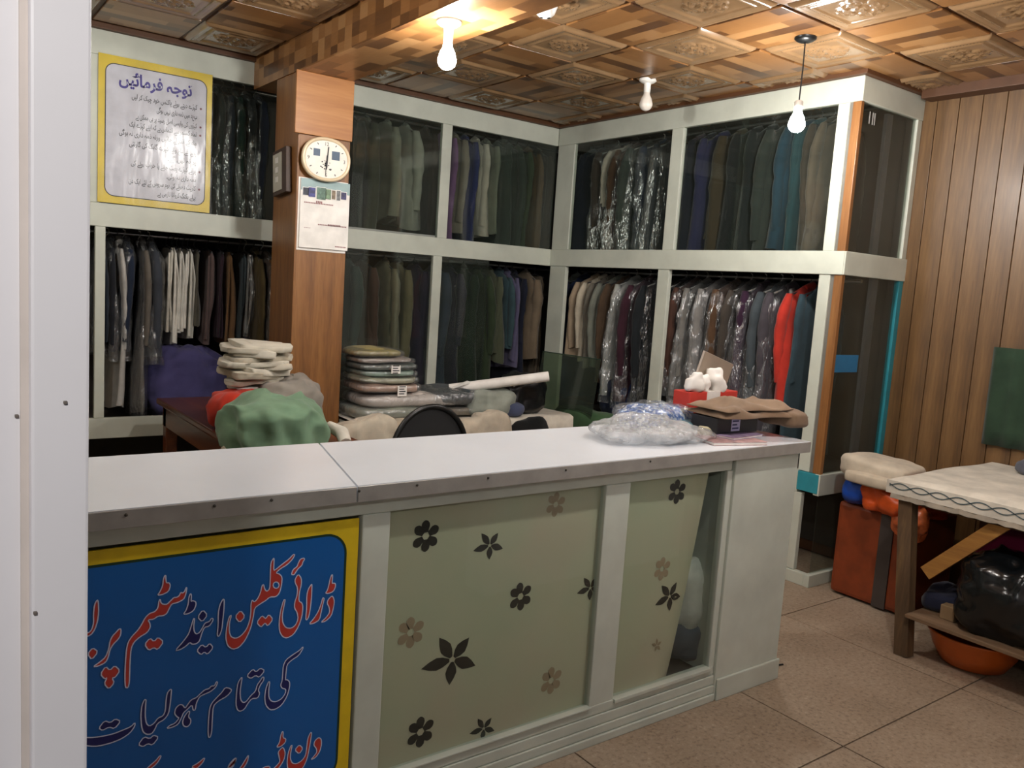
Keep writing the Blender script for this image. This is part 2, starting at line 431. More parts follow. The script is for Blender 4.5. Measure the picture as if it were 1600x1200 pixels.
# ------------------------------------------------------------------ column
c = thing('column', 'square wood clad column with clock and calendar behind the counter', 'column', (1.79, 4.33, 0))
part('shaft', MB().box((1.65, 4.165, 0), (1.935, 4.5, 2.52), .004), M_COLW, c)
part('cover_panel', MB().box((1.622, 4.148, 2.205), (1.938, 4.166, 2.514), .003), wood('cover_panel_wood', '8a5527', 'a06a37', 'b07c46', axis='x', scale=.6), c)
part('plinth', MB().box((1.625, 4.14, 0), (1.96, 4.52, .655), .01).box((1.61, 4.125, .655), (1.975, 4.535, .69), .012), M_DESK, c)
part('corner_strip', MB().box((1.645, 4.160, .69), (1.658, 4.17, 2.2), .003), M_COLW, c)

# ------------------------------------------------------------------ display cabinets
def rail(parent, name, a, b_): return part(name, MB().box(a, b_, .004), M_CAB, parent)
ca = thing('display_cabinet', 'long white framed glass clothes cabinet behind the column', 'cabinet', (2.2, YA+.3, 0))
t = .035
XL = -.6
rail(ca, 'header_rail', (XL, YA, ZH), (XB, YA+t, ZHT))
rail(ca, 'middle_rail', (XL, YA, ZM0), (XB, YA+t, ZM1))
rail(ca, 'bottom_rail', (XL, YA, .535), (XB, YA+t, .647))
for x0, x1, z0, z1 in ((.83, .88, .647, ZM0), (.80, .85, ZM1, ZH), (2.895, 2.965, .647, ZM0), (2.915, 2.99, ZM1, ZH), (1.80, 1.86, ZM1, ZH), (1.80, 1.86, .647, ZM0)):
    rail(ca, 'post', (x0, YA+.002, z0), (x1, YA+t-.002, z1))
part('shelf', MB().box((XL, YA+t, 1.70), (XW, YA+.62, 1.73)), M_DARK, ca)
part('shelf', MB().box((XL, YA+t, .58), (XW, YA+.62, .61)), M_DARK, ca)
part('back_panel', MB().box((XL, YA+.62, .1), (XW, YA+.638, ZC-.002)), M_DARK, ca)
for z in (RZU, RZL): part('hanging_rod', MB().tube([(XL, YA+.32, z), (XW-.02, YA+.32, z)], .011), M_STEEL, ca)
for x0, x1, z0, z1, g in ((.85, 1.80, ZM1, ZH, 0), (1.86, 2.36, ZM1, ZH, 0), (2.28, 2.915, ZM1, ZH, 1), (2.99, 3.44, ZM1, ZH, 0), (3.40, XB, ZM1, ZH, 1), (1.86, 2.42, .647, ZM0, 1), (2.38, 2.895, .647, ZM0, 0), (2.965, 3.36, .647, ZM0, 1)):
    yy = YA+.012 if g else YA+.022
    part('glass_pane', MB().box((x0, yy, z0-.005), (x1, yy+.004, z1+.005)), M_GLASSB if g else M_GLASS, ca)
part('slide_track', MB().box((2.0, YA+.006, ZM1), (2.9, YA+.034, ZM1+.012)), plain('track_grey', '8f938c', .5), ca)

cb = thing('display_cabinet', 'white framed glass clothes cabinet along the right with glazed end', 'cabinet', (4.2, 3.6, 0))
rail(cb, 'header_rail', (XB, YC, ZH), (XB+t, YA, ZHT))
rail(cb, 'middle_rail', (XB-.004, YC, ZM0), (XB+t, YA, ZM1))
rail(cb, 'bottom_rail', (XB, YC+.13, .50), (XB+t, YA, .62))
for y0, y1, z0, z1 in ((4.67, 4.85, .62, ZM0), (4.665, 4.85, ZM1, ZH), (3.655, 3.75, .62, ZM0), (3.635, 3.73, ZM1, ZH), (2.522, 2.588, .62, ZM0), (2.518, 2.583, ZM1, ZH), (2.55, 2.60, .07, .5)):
    rail(cb, 'post', (XB+.002, y0, z0), (XB+t-.002, y1, z1))
for z0, z1 in ((.62, ZM0), (ZM1, ZH)):
    part('corner_strip', MB().box((XB+.004, YC+.004, z0), (XB+.03, 2.50, z1), .002), M_STRIP, cb)
    part('corner_angle', MB().box((XB+.010, 2.50, z0), (XB+.026, 2.523, z1)), plain('grey_angle', '6d6a63', .5), cb)
rail(cb, 'base_rail', (XB-.006, YC+.03, 0), (XB+.03, YA, .068))
# glazed end facing the camera
rail(cb, 'end_header', (XB+.001, YC-.002, ZH), (XW, YC+.03, ZHT))
rail(cb, 'end_middle_rail', (XB+.001, YC-.006, ZM0), (XW+.01, YC+.03, ZM1))
rail(cb, 'end_lower_rail', (XB-.004, YC-.004, .505), (XW, YC+.03, .62))
rail(cb, 'end_base_rail', (XB-.006, YC-.006, 0), (XW-.3, YC+.03, .068))
part('teal_patch', MB().box((XB-.007, YC+.004, .515), (XB+.03, YC+.13, .618), .002), M_TEAL, cb, 'teal painted block at the corner')
rail(cb, 'end_post', (4.455, YC, ZM1), (4.50, YC+.03, ZH))
part('end_post', MB().box((4.46, YC, .62), (4.502, YC+.03, ZM0), .003), M_TEAL, cb, 'teal painted back post')
part('support_pole', MB().box((4.27, YC+.05, .62), (4.33, YC+.07, ZM0)).box((4.235, YC+.05, ZM1), (4.29, YC+.07, ZH)), plain('grey_strip', '6b6a70', .4), cb)
for z0, z1 in ((.068, .505), (.62, ZM0), (ZM1, ZH)):
    part('glass_pane', MB().box((XB+.03, YC+.014, z0-.003), (4.46, YC+.019, z1+.003)), M_GLASSB, cb)
for z in (1.70, .58): part('shelf', MB().box((XB+t, YC+.03, z), (XW-.002, YA, z+.03)), M_DARK, cb)
part('side_lining', MB().box((XW-.012, YC+.03, .07), (XW-.002, YA, ZC-.003)), M_DARK, cb)
for z in (RZU, RZL): part('hanging_rod', MB().tube([(XB+.3, YC+.07, z), (XB+.3, YA-.02, z)], .011), M_STEEL, cb)
for y0, y1, z0, z1 in ((3.73, 4.665, ZM1, ZH), (2.583, 3.2, ZM1, ZH), (3.16, 3.635, ZM1, ZH)):
    o = .012 if y0 != 3.16 else .022
    part('glass_pane', MB().box((XB+o, y0, z0-.004), (XB+o+.004, y1, z1+.004)), M_GLASS, cb)
sm = MB()
for dx in (-.012, .003, .012):
    p = at(1362, 185, 'y', YC+.013); sm.box(p+V((dx*2, -.001, -.03)), p+V((dx*2+.008, 0, .03)))
part('chalk_mark', sm, plain('chalk', 'b9b9b4', .8), cb)
tp = at(1302, 582, 'y', YC+.01); tq = at(1341, 555, 'y', YC+.01)
solid('tape_strip', MB().box((tp.x, YC+.007, tp.z), (tq.x, YC+.0135, tq.z), .001), plain('blue_tape', '2b6f9c', .5), 'blue tape strip stuck across the glazed end of the right cabinet', 'tape')
# stain of a removed sticker on the rail
# ------------------------------------------------------------------ hanging clothes
def interp(tab, t):
    for (a, va), (b_, vb) in zip(tab, tab[1:]):
        if t <= b_: return va+(vb-va)*(t-a)/(b_-a)
    return tab[-1][1]
M_HANG = plain('hanger_plastic', '3a3b3e', .4); M_HANGW = plain('hanger_white', 'c8c6c0', .4)
GC = [0]
def mute(h, k):      # cabinet dimness put into the cloth colour: less saturated, a little darker
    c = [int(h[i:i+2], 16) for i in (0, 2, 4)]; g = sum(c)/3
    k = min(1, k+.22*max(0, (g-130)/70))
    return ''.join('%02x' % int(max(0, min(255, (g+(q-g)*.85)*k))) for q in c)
def garment(name, label, cat, group, pos, rz, L, hexc, style, film, thick):
    """local x runs along the rod, -y faces the front of the cabinet, z=0 at the rod"""
    hexc = mute(hexc, .62 if 'upper rail' in label and 'hanging bulb' in label else .8)  # rail behind the bulb: darkness behind the glass put into the cloth colour
    GC[0] += 1; rd = random.Random(GC[0]*13+7); ph = rd.uniform(0, 6.28)
    g = thing(name, label, cat, pos, rz, group)
    ht = thick/2; M_, N = 20, 15; tilt = rd.uniform(-.07, .07)
    if style == 'trousers':
        HD = [(0, .10), (.03, .135), (.5, .13), (1, .12)]; HT = [(0, .35), (.05, .6), (.5, .8), (1, 1)]; top = .06
    elif style == 'long':
        HD = [(0, .05), (.04, .12), (.1, .19), (.35, .19), (1, .24)]; HT = [(0, .4), (.08, .8), (.4, .9), (1, 1.15)]; top = .045
    else:
        HD = [(0, .045), (.05, .11), (.14, .205), (.3, .215), (1, .225)]; HT = [(0, .45), (.1, .85), (.4, 1), (1, 1.1)]; top = .04
    tw = rd.uniform(-.25, .25); amp_ = rd.uniform(.35, .75); hemt = rd.uniform(-.12, .12)
    def sheath(gr, zt, zb, k):
        rings = []; mm, nn = (30, 30) if k else (M_, N)
        for i in range(nn+1):
            t = i/nn; z = -zt-(zb-zt)*t; hd = interp(HD, t)+gr; hh = ht*interp(HT, t)+gr*.7; r = []
            for j in range(mm):
                th = 6.2832*j/mm; cs, sn = math.cos(th), math.sin(th)
                y = hd*math.copysign(abs(cs)**.75, cs)+tilt*.3*t
                f = 1+amp_*math.sin(3*y/.06+ph+1.3*t+k)*min(1, t*2)*.8
                x = hh*math.copysign(abs(sn)**.8, sn)*f + .010*math.sin(5*t+ph)+.010*math.sin(y*22+ph*2)*t+tw*y*t*.3
                zz = z+(.015*math.sin(y*17+ph)+hemt*y if i == nn else 0)
                if k:
                    q = V((y*26, z*10, ph*5+cs)); d = (noise.noise(q)+.6*noise.noise(q*2.1))
                    x += .011*d; y += .018*noise.noise(V((z*13, th*1.5, ph*3)))+.008*d
                else:
                    x += .006*noise.noise(V((y*18, z*7, ph)))
                r.append((x, y, zz))
            rings.append(r)
        return rings
    body = MB().rings(sheath(0, top, L, 0))
    bo = lpart('body', body, fabric(hexc), g)
    if style in ('jacket', 'shirt', 'long'):
        for sgn in (-1, 1):
            SL = min(L*.80, rd.uniform(.46, .62)); bend = rd.uniform(-.03, .035); sh = rd.uniform(-.5, .5)*ht; rings = []
            for i in range(13):
                t = i/12; cy = sgn*(.172+.03*math.sin(min(1, t*2.2)*1.57)+bend*math.sin(t*2.6)-.02*t); cz = -.088-t*SL
                ry = (.050-.016*t)*(.35+.65*min(1, t*5+.1)); rx = ht*(.75-.2*t)*(.5+.5*min(1, t*4+.2))
                wv = 1+.16*noise.noise(V((t*9, ph*4, sgn)))+.10*math.sin(t*24+ph)*(.3 if t < .3 else 1)
                rings.append([(sh*t+rx*math.cos(a)*wv+.006*math.sin(3*t+ph), cy+ry*math.sin(a)*wv, cz+.012*math.sin(a)*(1 if i == 12 else 0)) for a in [6.2832*q/10 for q in range(10)]])
            lpart('sleeve', MB().rings(rings), fabric(hexc), g)
        cl = MB().tube([(.012, -.05, -.05), (.02, 0, -.03), (.012, .05, -.05)], [.016, .022, .016], 7)
        lpart('collar', cl, fabric(hexc), g)
    else:
        lpart('crease_fold', MB().tube([(-ht*.5, -.125, -.09), (-ht*.6, -.128, -L*.5), (-ht*.8, -.12, -L+.01)], [.006, .008, .010], 6), fabric(hexc), g)
    hk = MB().tube([(0, 0, .011+.012), (.012, 0, .018), (.014, 0, 0), (0, 0, -.02), (0, 0, -.05)], .0025, 5)
    hk.tube([(0, -.19 if style != 'trousers' else -.12, -.105 if style != 'trousers' else -.07), (0, 0, -.045), (0, .19 if style != 'trousers' else .12, -.105 if style != 'trousers' else -.07)], .006, 5)
    lpart('hanger', hk, M_HANGW if film else M_HANG, g)
    if film:
        lpart('plastic_cover', MB().rings(sheath(.014, top-.012, min(L+.05, film), 2.0), True), M_FILM, g, 'clear dry cleaning film')
        if rd.random() < .6:
            lpart('paper_collar', MB().rings([[(x*.9+.01, y, z) for x, y, z in ((-.02, -.045, -.10), (.03, -.04, -.10), (.03, .04, -.10), (-.02, .04, -.10))], [(x, y, z) for x, y, z in ((-.012, -.02, -.035), (.016, -.02, -.035), (.016, .02, -.035), (-.012, .02, -.035))]]), M_PAPER, g)
    return g
ORD = ['first', 'second', 'third', 'fourth', 'fifth', 'sixth', 'seventh', 'eighth', 'ninth', 'tenth', 'eleventh', 'twelfth', 'thirteenth', 'fourteenth', 'fifteenth', 'sixteenth', 'seventeenth', 'eighteenth', 'nineteenth', 'twentieth']
def hang(side, up, where, group, items):
    """items: (pixel x, pixel y where x was read, pixel y of hem or None, hex, colour word, style, film, thickness)"""
    items = sorted(items, key=lambda q: q[0])
    pos_ = [(at(q[0], q[1], 'y', YA+.16).x if side == 'A' else at(q[0], q[1], 'x', XB+.16).y) for q in items]
    for k, (px, py, hem, hexc, cw, style, film, th) in enumerate(items):
        gaps = [abs(pos_[k]-pos_[j]) for j in (k-1, k+1) if 0 <= j < len(items)]
        th = min(th*1.25, 1.05*sum(gaps)/len(gaps))
        rz = RZU if up else RZL; low = 1.745 if up else .63
        if side == 'A':
            p = at(px, py, 'y', YA+.16); pos = (p.x, YA+.30, rz); rot = 0
            zb = at(px, hem, 'y', YA+.16).z if hem else low+.03
        else:
            p = at(px, py, 'x', XB+.16); pos = (XB+.29, p.y, rz); rot = -math.pi/2
            zb = at(px, hem, 'x', XB+.16).z if hem else low+.03
        L = min(rz-max(zb, low), rz-low-.01); fl = (rz-low-.004) if film else 0
        nm = {'jacket': 'hanging_jacket', 'shirt': 'hanging_shirt', 'trousers': 'hanging_trousers', 'long': 'hanging_coat'}[style]
        kd = {'jacket': 'jacket', 'shirt': 'shirt', 'trousers': 'trousers', 'long': 'long garment'}[style]
        garment(nm, f"{cw} {kd}{' in plastic' if film else ''}, {ORD[k]} from left on {where}", {'long': 'coat'}.get(style, style), group, pos, rot, L, hexc, style, film and fl, th)
J, S, T, LG = 'jacket', 'shirt', 'trousers', 'long'
hang('A', 0, 'lower rail left of the column', 'clothes on the lower rail left of the column', [
    (157, 480, 540, '2a3440', 'slate', J, 1, .06), (173, 480, 545, '20242c', 'black', J, 1, .06), (186, 600, 638, 'b9b5ae', 'white', LG, 0, .05), (199, 480, 540, '223048', 'navy', J, 1, .06),
    (222, 600, 640, '7d7468', 'stone grey', LG, 1, .045), (238, 470, 556, '454c55', 'blue grey', J, 1, .075),
    (268, 450, 522, 'cfc9b8', 'cream', T, 0, .035), (277, 450, 538, 'd6d1c4', 'white', T, 0, .033), (285, 450, 518, 'c9c6ba', 'off white', T, 0, .033), (294, 450, 516, 'cfcbbf', 'ivory', T, 0, .033), (302, 450, 528, 'c4c1b4', 'pale grey', T, 0, .033),
    (312, 450, 512, '5d584a', 'olive grey', T, 0, .035), (331, 460, 533, '6b5550', 'mauve brown', T, 0, .05), (349, 460, 530, '3a2632', 'plum', T, 0, .04), (363, 460, 535, '9a7148', 'tan', T, 0, .05),
    (382, 470, 530, '48585c', 'slate teal', T, 0, .04), (391, 470, 524, '9a9c98', 'silver', T, 1, .035), (404, 470, 545, '6a5a34', 'olive brown', J, 0, .06), (418, 470, 545, '6e4a26', 'brown', J, 1, .06)])
hang('A', 1, 'upper rail beside the yellow notice', 'clothes on the upper rail beside the yellow notice', [
    (338, 220, None, '1d2a26', 'dark green', J, 1, .08), (355, 220, None, '222c3c', 'navy', J, 1, .07), (371, 220, None, '24423a', 'bottle green', J, 1, .08), (389, 220, None, '252a2c', 'charcoal', J, 1, .07), (407, 220, None, '1c2440', 'dark blue', J, 1, .08)])
hang('A', 1, 'upper rail right of the clock', 'clothes on the upper rail right of the clock', [
    (556, 260, None, '2c3234', 'charcoal', J, 0, .08), (580, 260, None, '55594c', 'olive grey', J, 0, .08), (613, 260, 346, '9a9a86', 'sage', S, 0, .075), (642, 260, 352, 'a7a898', 'pale sage', S, 0, .09), (674, 260, None, '4a3c36', 'dark brown', J, 0, .06)])
hang('A', 1, 'upper rail left of the cabinet corner', 'clothes on the upper rail left of the cabinet corner', [
    (702, 280, None, '8a5f92', 'lilac', S, 0, .05), (718, 280, 358, '8d8474', 'grey tan', J, 0, .07), (735, 280, None, '2b3574', 'royal blue', S, 0, .055), (752, 280, 370, 'b4ae9c', 'cream', S, 0, .065), (769, 280, 364, '8f9480', 'pale olive', S, 0, .05),
    (788, 280, None, '34443a', 'green checked', J, 0, .07), (806, 280, None, '3b4a42', 'moss', J, 0, .06), (820, 280, None, '4c5c3e', 'leaf green', S, 0, .055), (836, 280, None, '70522f', 'rust', S, 0, .055), (853, 280, None, '3c3228', 'umber', J, 0, .07)])
hang('A', 0, 'lower rail right of the column', 'clothes on the lower rail right of the column', [
    (550, 470, 560, '4e5e5a', 'grey teal', J, 0, .09), (578, 470, None, '5c4238', 'rust brown', LG, 0, .08), (610, 470, 575, '8b8468', 'beige', S, 0, .075), (632, 470, 572, '877c5c', 'khaki', S, 0, .08), (656, 500, None, '3f3650', 'purple', LG, 0, .09)])
hang('A', 0, 'lower rail left of the cabinet corner', 'clothes on the lower rail left of the cabinet corner', [
    (688, 500, None, '45516a', 'slate blue', LG, 0, .09), (710, 500, None, '3c3450', 'violet', LG, 0, .08), (733, 500, None, '2d4030', 'dark green', LG, 0, .09), (755, 500, None, '37492f', 'forest green', LG, 0, .08), (774, 480, 560, '5a6148', 'olive', J, 0, .07),
    (790, 480, 545, '3a5a60', 'teal', S, 0, .05), (801, 480, 575, '6a668c', 'lilac grey', S, 0, .04), (812, 480, None, '1b2036', 'navy', LG, 0, .05), (832, 480, 560, '8a765e', 'taupe', J, 0, .09), (842, 580, None, '786854', 'brown grey', T, 0, .05)])
hang('B', 1, 'upper rail right of the cabinet corner', 'clothes on the upper rail right of the cabinet corner', [
    (900, 300, None, '24343a', 'dark teal', J, 0, .06), (915, 300, None, '141a2e', 'navy', J, 0, .1), (938, 300, None, '44382f', 'brown', J, 1, .09), (957, 290, 318, 'b2a898', 'white', S, 0, .045), (967, 310, None, '5a3a22', 'russet', J, 1, .06), (986, 300, None, '49524a', 'grey green', J, 1, .09), (1008, 300, None, '2e3850', 'blue', J, 1, .09), (1028, 300, None, '32363c', 'charcoal', J, 1, .08)])
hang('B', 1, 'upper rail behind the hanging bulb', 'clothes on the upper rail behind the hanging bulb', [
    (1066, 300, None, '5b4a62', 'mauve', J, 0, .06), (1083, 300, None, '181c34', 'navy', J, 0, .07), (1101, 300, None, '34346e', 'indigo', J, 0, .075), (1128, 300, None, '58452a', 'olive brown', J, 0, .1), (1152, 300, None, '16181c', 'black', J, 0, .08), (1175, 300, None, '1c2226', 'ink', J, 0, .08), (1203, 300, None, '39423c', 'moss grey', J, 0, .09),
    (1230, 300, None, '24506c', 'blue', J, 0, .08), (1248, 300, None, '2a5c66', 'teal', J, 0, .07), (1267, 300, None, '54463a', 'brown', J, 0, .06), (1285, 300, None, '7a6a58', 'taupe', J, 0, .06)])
hang('B', 0, 'lower rail right of the cabinet corner', 'clothes on the lower rail right of the cabinet corner', [
    (876, 480, 600, '8a9286', 'sage', S, 0, .04), (888, 500, 620, '1e2c50', 'navy', J, 0, .06), (905, 500, 556, 'ae977a', 'tan', S, 0, .06), (917, 500, 560, 'c0b49c', 'cream', S, 0, .05), (929, 500, 575, '80796a', 'stone', S, 0, .045), (942, 490, 580, '868a7c', 'grey sage', S, 0, .05), (953, 500, 600, '5c4632', 'brown', J, 0, .045),
    (967, 500, 612, 'a4a69c', 'silver', J, 1, .06), (988, 500, 625, '46202e', 'burgundy', J, 1, .07), (1010, 500, None, '22282c', 'black', J, 1, .075)])
hang('B', 0, 'lower rail behind the red box', 'clothes on the lower rail behind the red box', [
    (1044, 500, None, '20262a', 'black', J, 1, .055), (1059, 500, 600, '5e3c2e', 'red brown', J, 1, .065), (1076, 500, 620, '8a8780', 'pearl grey', J, 1, .06), (1098, 500, 600, '93908a', 'silver', J, 1, .075), (1121, 500, 590, '6a4a30', 'brown', J, 1, .075), (1145, 500, 620, '50463e', 'grey brown', J, 1, .06),
    (1167, 500, None, '40203c', 'plum', J, 1, .075), (1190, 520, None, '4c565c', 'steel grey', J, 1, .07), (1208, 500, None, '524c54', 'smoke grey', J, 1, .07), (1233, 540, 632, 'e83220', 'bright red', J, 0, .07), (1250, 560, None, '36505c', 'petrol', J, 0, .05)])

# dark bundles inside the cabinets
solid('cloth_bundle', MB().blob((1.35, YA+.30, .80), (.50, .34, .40), .7, .7, .04, 7, 3, 70, 34, None, -.188, .03, 9), fabric('45426c'), 'purple blue cloth bundle on the cabinet floor above the desk', 'cloth')
p = at(974, 625, 'x', XB+.2); solid('cloth_bag', MB().blob((XB+.27, p.y, .775), (.38, .34, .33), .6, .6, .04, 7, 5, flat=-.163), fabric('1f2848'), 'navy cloth bag on the cabinet floor right of the glass sheet', 'bag')

# ------------------------------------------------------------------ counter
XC0 = -1.1; FY = YF+.045
ct = thing('counter', 'white painted shop counter with sign and two flower papered glass panels', 'counter', (.9, 2.1, 0))
def cp(name, a, b_, mat=None, bev=.004, label=None): return part(name, MB().box(a, b_, bev), mat or M_CTR, ct, label)
cp('top_rail', (XC0, FY, .888), (2.44, FY+.03, .935))
for x0, x1 in ((XC0, XC0+.08), (.957, 1.038), (1.816, 1.925), (2.416, 2.446)):
    cp('stile', (x0, FY-.001, .10), (x1, FY+.032, .888))
cp('bottom_rail', (XC0, FY-.003, .10), (2.44, FY+.03, .135))
cp('end_panel', (2.446, FY-.012, .0), (XR, FY+.02, .934))
cp('end_skirting', (2.452, FY-.022, .0), (XR+.006, FY-.012, .085))
cp('side_panel', (XR-.02, FY+.02, 0), (XR, YBK-.02, .934))
for z0, z1, o in ((0, .03, .016), (.03, .062, .010), (.062, .10, .006)):
    cp('skirting_moulding', (XC0, FY-o, z0), (2.446, FY+.03, z1-.002), None, .003)
cp('sill', (1.038, FY-.012, .132), (1.816, FY+.012, .138), None, .002); cp('sill', (1.925, FY-.012, .122), (2.416, FY+.012, .136), None, .002)
cp('back_panel', (XC0, YBK-.06, 0), (XR, YBK-.04, .934)); cp('floor_board', (XC0, FY+.03, .08), (XR-.02, YBK-.06, .098), M_DARK)
cp('divider', (.97, FY+.03, .098), (.99, YBK-.06, .934)); cp('divider', (1.86, FY+.05, .098), (1.88, YBK-.06, .934)); cp('divider', (2.43, FY+.03, .098), (2.45, YBK-.06, .934))
for x0, x1, z0 in ((1.036, 1.818, .134), (1.923, 2.418, .132)):
    part('glass_pane', MB().box((x0, FY+.010, z0), (x1, FY+.014, .892)), M_GLASS, ct)
# flower printed papers behind the glass
m, nt, b = newmat('flower_paper'); v = coords(nt); n = noisen(nt, v, 2.5, 3)
nt.links.new(ramp(nt, n.outputs[0], [(.3, rgb('bfc4a8')), (.5, rgb('c9c6ac')), (.7, rgb('cdc0aa'))]), b.inputs['Base Color'])
b.inputs['Roughness'].default_value = .6; M_FPAP = m
M_FD = plain('flower_dark', '2c2622', .6, bstr=0); M_FP = plain('flower_pale', 'ab957c', .6, bstr=0)
PY = FY+.024
sh1 = part('flower_paper', MB().box((1.02, PY, .125), (1.835, PY+.0015, .90)), M_FPAP, ct)
q0 = at(1108, 745, 'y', PY); q1 = at(1056, 1052, 'y', PY)
def curl(u, w):           # second sheet: its free edge leans and curls inward
    xr = q1.x+(q0.x+.01-q1.x)*w**.9; xx = 1.90+(xr-1.90)*u
    return (xx, PY+.001+.035*max(0, u-.72)**2/.078*(1.2-w)+.002*math.sin(u*9+w*4), .11+(.90-.11)*w)
nu, nv = 16, 18
vs = [curl(i/nu, j/nv) for j in range(nv+1) for i in range(nu+1)]
sh2 = part('flower_paper', MB().add(vs, [(j*(nu+1)+i, j*(nu+1)+i+1, (j+1)*(nu+1)+i+1, (j+1)*(nu+1)+i) for j in range(nv) for i in range(nu)], True), M_FPAP, ct)
def flower(mb, c3, r, kind, rot):
    X, Z = V((1, 0, 0)), V((0, 0, 1)); n = 6 if kind == 'r' else 5
    for k in range(n):
        a = rot+k*6.2832/n+(.12*math.sin(k*2.3)); d = X*math.cos(a)+Z*math.sin(a); e = X*-math.sin(a)+Z*math.cos(a)
        ln = r*(1 if kind == 'r' else (.85+.3*((k*7) % 3)/2)); w = r*(.30 if kind == 'r' else .21)
        pr = [(.22, .52), (.40, .72), (.62, 1), (.82, .88), (.95, .45), (1, 0)] if kind == 'r' else [(.10, .25), (.32, .8), (.52, 1), (.75, .65), (1, 0)]
        pts = [c3+d*ln*t+e*w*h_ for t, h_ in pr]+[c3+d*ln*t-e*w*h_ for t, h_ in reversed(pr[:-1])]
        mb.poly(pts)
    return mb
def fl_at(cx, cy, r, kind, rot, mb, y=None):
    p = at(580+cx/2.4, 700+cy/2.4, 'y', y or PY-.001); sc = (p-CAM).dot(fw)/FPX/2.4
    flower(mb, p, r*sc, kind, rot)
d1, p1, d2, p2 = MB(), MB(), MB(), MB()
for a in ((205, 330, 62, 'r', .5), (560, 557, 56, 'r', .6), (185, 1065, 62, 'r', .5), (445, 365, 66, 'p', .9), (822, 525, 58, 'p', .9), (305, 793, 118, 'p', .8), (422, 1052, 56, 'p', .8)): fl_at(*a, d1)
for a in ((148, 692, 62, 'r', .5), (692, 212, 48, 'r', .4), (675, 872, 54, 'r', .5)): fl_at(*a, p1)
for a in ((1150, 165, 48, 'r', .5), (1124, 558, 70, 'p', 1.0)): fl_at(*a, d2, PY-.004)
for a in ((1095, 455, 46, 'r', .4), (1075, 742, 30, 'p', .4)): fl_at(*a, p2, PY-.004)
for mb_ in (d2, p2):          # the print follows the curling sheet
    for i_, v_ in enumerate(mb_.v):
        w = (v_[2]-.11)/.79; xr = q1.x+(q0.x+.01-q1.x)*w**.9; u = min(.99, (v_[0]-1.90)/(xr-1.90)); c3_ = curl(u, w)
        mb_.v[i_] = (c3_[0], c3_[1]-.0015, c3_[2])
part('flower_print', d1, M_FD, sh1); part('flower_print', p1, M_FP, sh1); part('flower_print', d2, M_FD, sh2); part('flower_print', p2, M_FP, sh2)

# things kept inside the counter, seen past the second paper
p = at(1085, 940, 'y', FY+.12); solid('cloth_bundle', MB().blob((p.x, FY+.17, .37), (.20, .2, .34), .8, .8, .03, 9, 8), fabric('c9cbc2'), 'white wrapped bundle behind the curling flower paper inside counter', 'cloth')
solid('cloth_bundle', MB().blob((p.x+.02, FY+.2, .195), (.30, .28, .19), .7, .7, .03, 9, 9, flat=-.092), fabric('4a525c'), 'dark grey bundle under the white one inside the counter', 'cloth')

# worktop in two laminate sheets with a metal edge strip
wt = thing('worktop', 'white laminate worktop with metal edge on the shop counter', 'worktop', (.9, 2.1, .935))
def slab(pts, z0, z1, mb=None):
    return (mb or MB()).poly([V((x, y, z0)) for x, y in pts], (0, 0, z1-z0))
gx = .003
part('laminate_sheet', slab([(XC0-.02, YF+.004), (.915-gx, YF+.004), (1.041-gx, YBK), (XC0-.02, YBK)], .936, ZT), M_TOP, wt)
part('laminate_sheet', slab([(.915+gx, YF+.004), (XR+.02, YF+.004), (XR+.02, YBK), (1.041+gx, YBK)], .936, ZT), M_TOP, wt)
part('edge_strip', MB().box((XC0-.02, YF, .936), (.914, YF+.006, ZT-.002), .002), M_LIP, wt)
part('edge_strip', MB().box((.918, YF, .936), (XR+.02, YF+.006, ZT-.002), .002), M_LIP, wt)
part('edge_strip', MB().box((XR+.018, YF, .936), (XR+.024, YBK, ZT-.002), .002), M_LIP, wt)
sc_ = MB()
for px in (197, 335, 424, 560, 650, 760, 880, 1010): 
    x = at(px, 790, 'y', YF).x; sc_.lathe((0, 0, 0), [(.0035, 0), (.0035, .002), (.001, .003)], 8)
    mtx = Matrix.Translation((x, YF, .966)) @ Matrix.Rotation(math.pi/2, 4, 'X')
    n_ = 24
    for i in range(len(sc_.v)-3*8-16, len(sc_.v)): sc_.v[i] = tuple(mtx @ V(sc_.v[i]))
part('screw_head', sc_, plain('screw', '4a4640', .5, .6), wt)

# ------------------------------------------------------------------ blue sign on the counter (calligraphy traced as polygons)
SY = FY-.004
sg = thing('shop_sign', 'blue sign with yellow border and red and navy lettering on counter front', 'sign', (.2, SY, .14))
part('backing', MB().box((-.60, SY, .14), (.945, SY+.006, .882), .001), M_YEL, sg)
def rrect(x0, x1, z0, z1, r, y, n=8):
    pts = []
    for cx, cz, a0 in ((x1-r, z1-r, 0), (x0+r, z1-r, 1), (x0+r, z0+r, 2), (x1-r, z0+r, 3)):
        for k in range(n+1):
            a = (a0+k/n)*math.pi/2; pts.append(V((cx+r*math.cos(a), y, cz+r*math.sin(a))))
    return pts
bl = rrect(-.565, .91, .175, .848, .055, SY-.0006)
part('blue_field', MB().poly(bl, (0, .0006, 0)), M_BLUE, sg)
part('dark_outline', MB().ribbon([q+V((0, -.0004, 0)) for q in bl], (0, 1, 0), .006), M_SDARK, sg)
OR = {1: (140, 860), 2: (340, 840), 3: (140, 1000), 4: (340, 1000)}
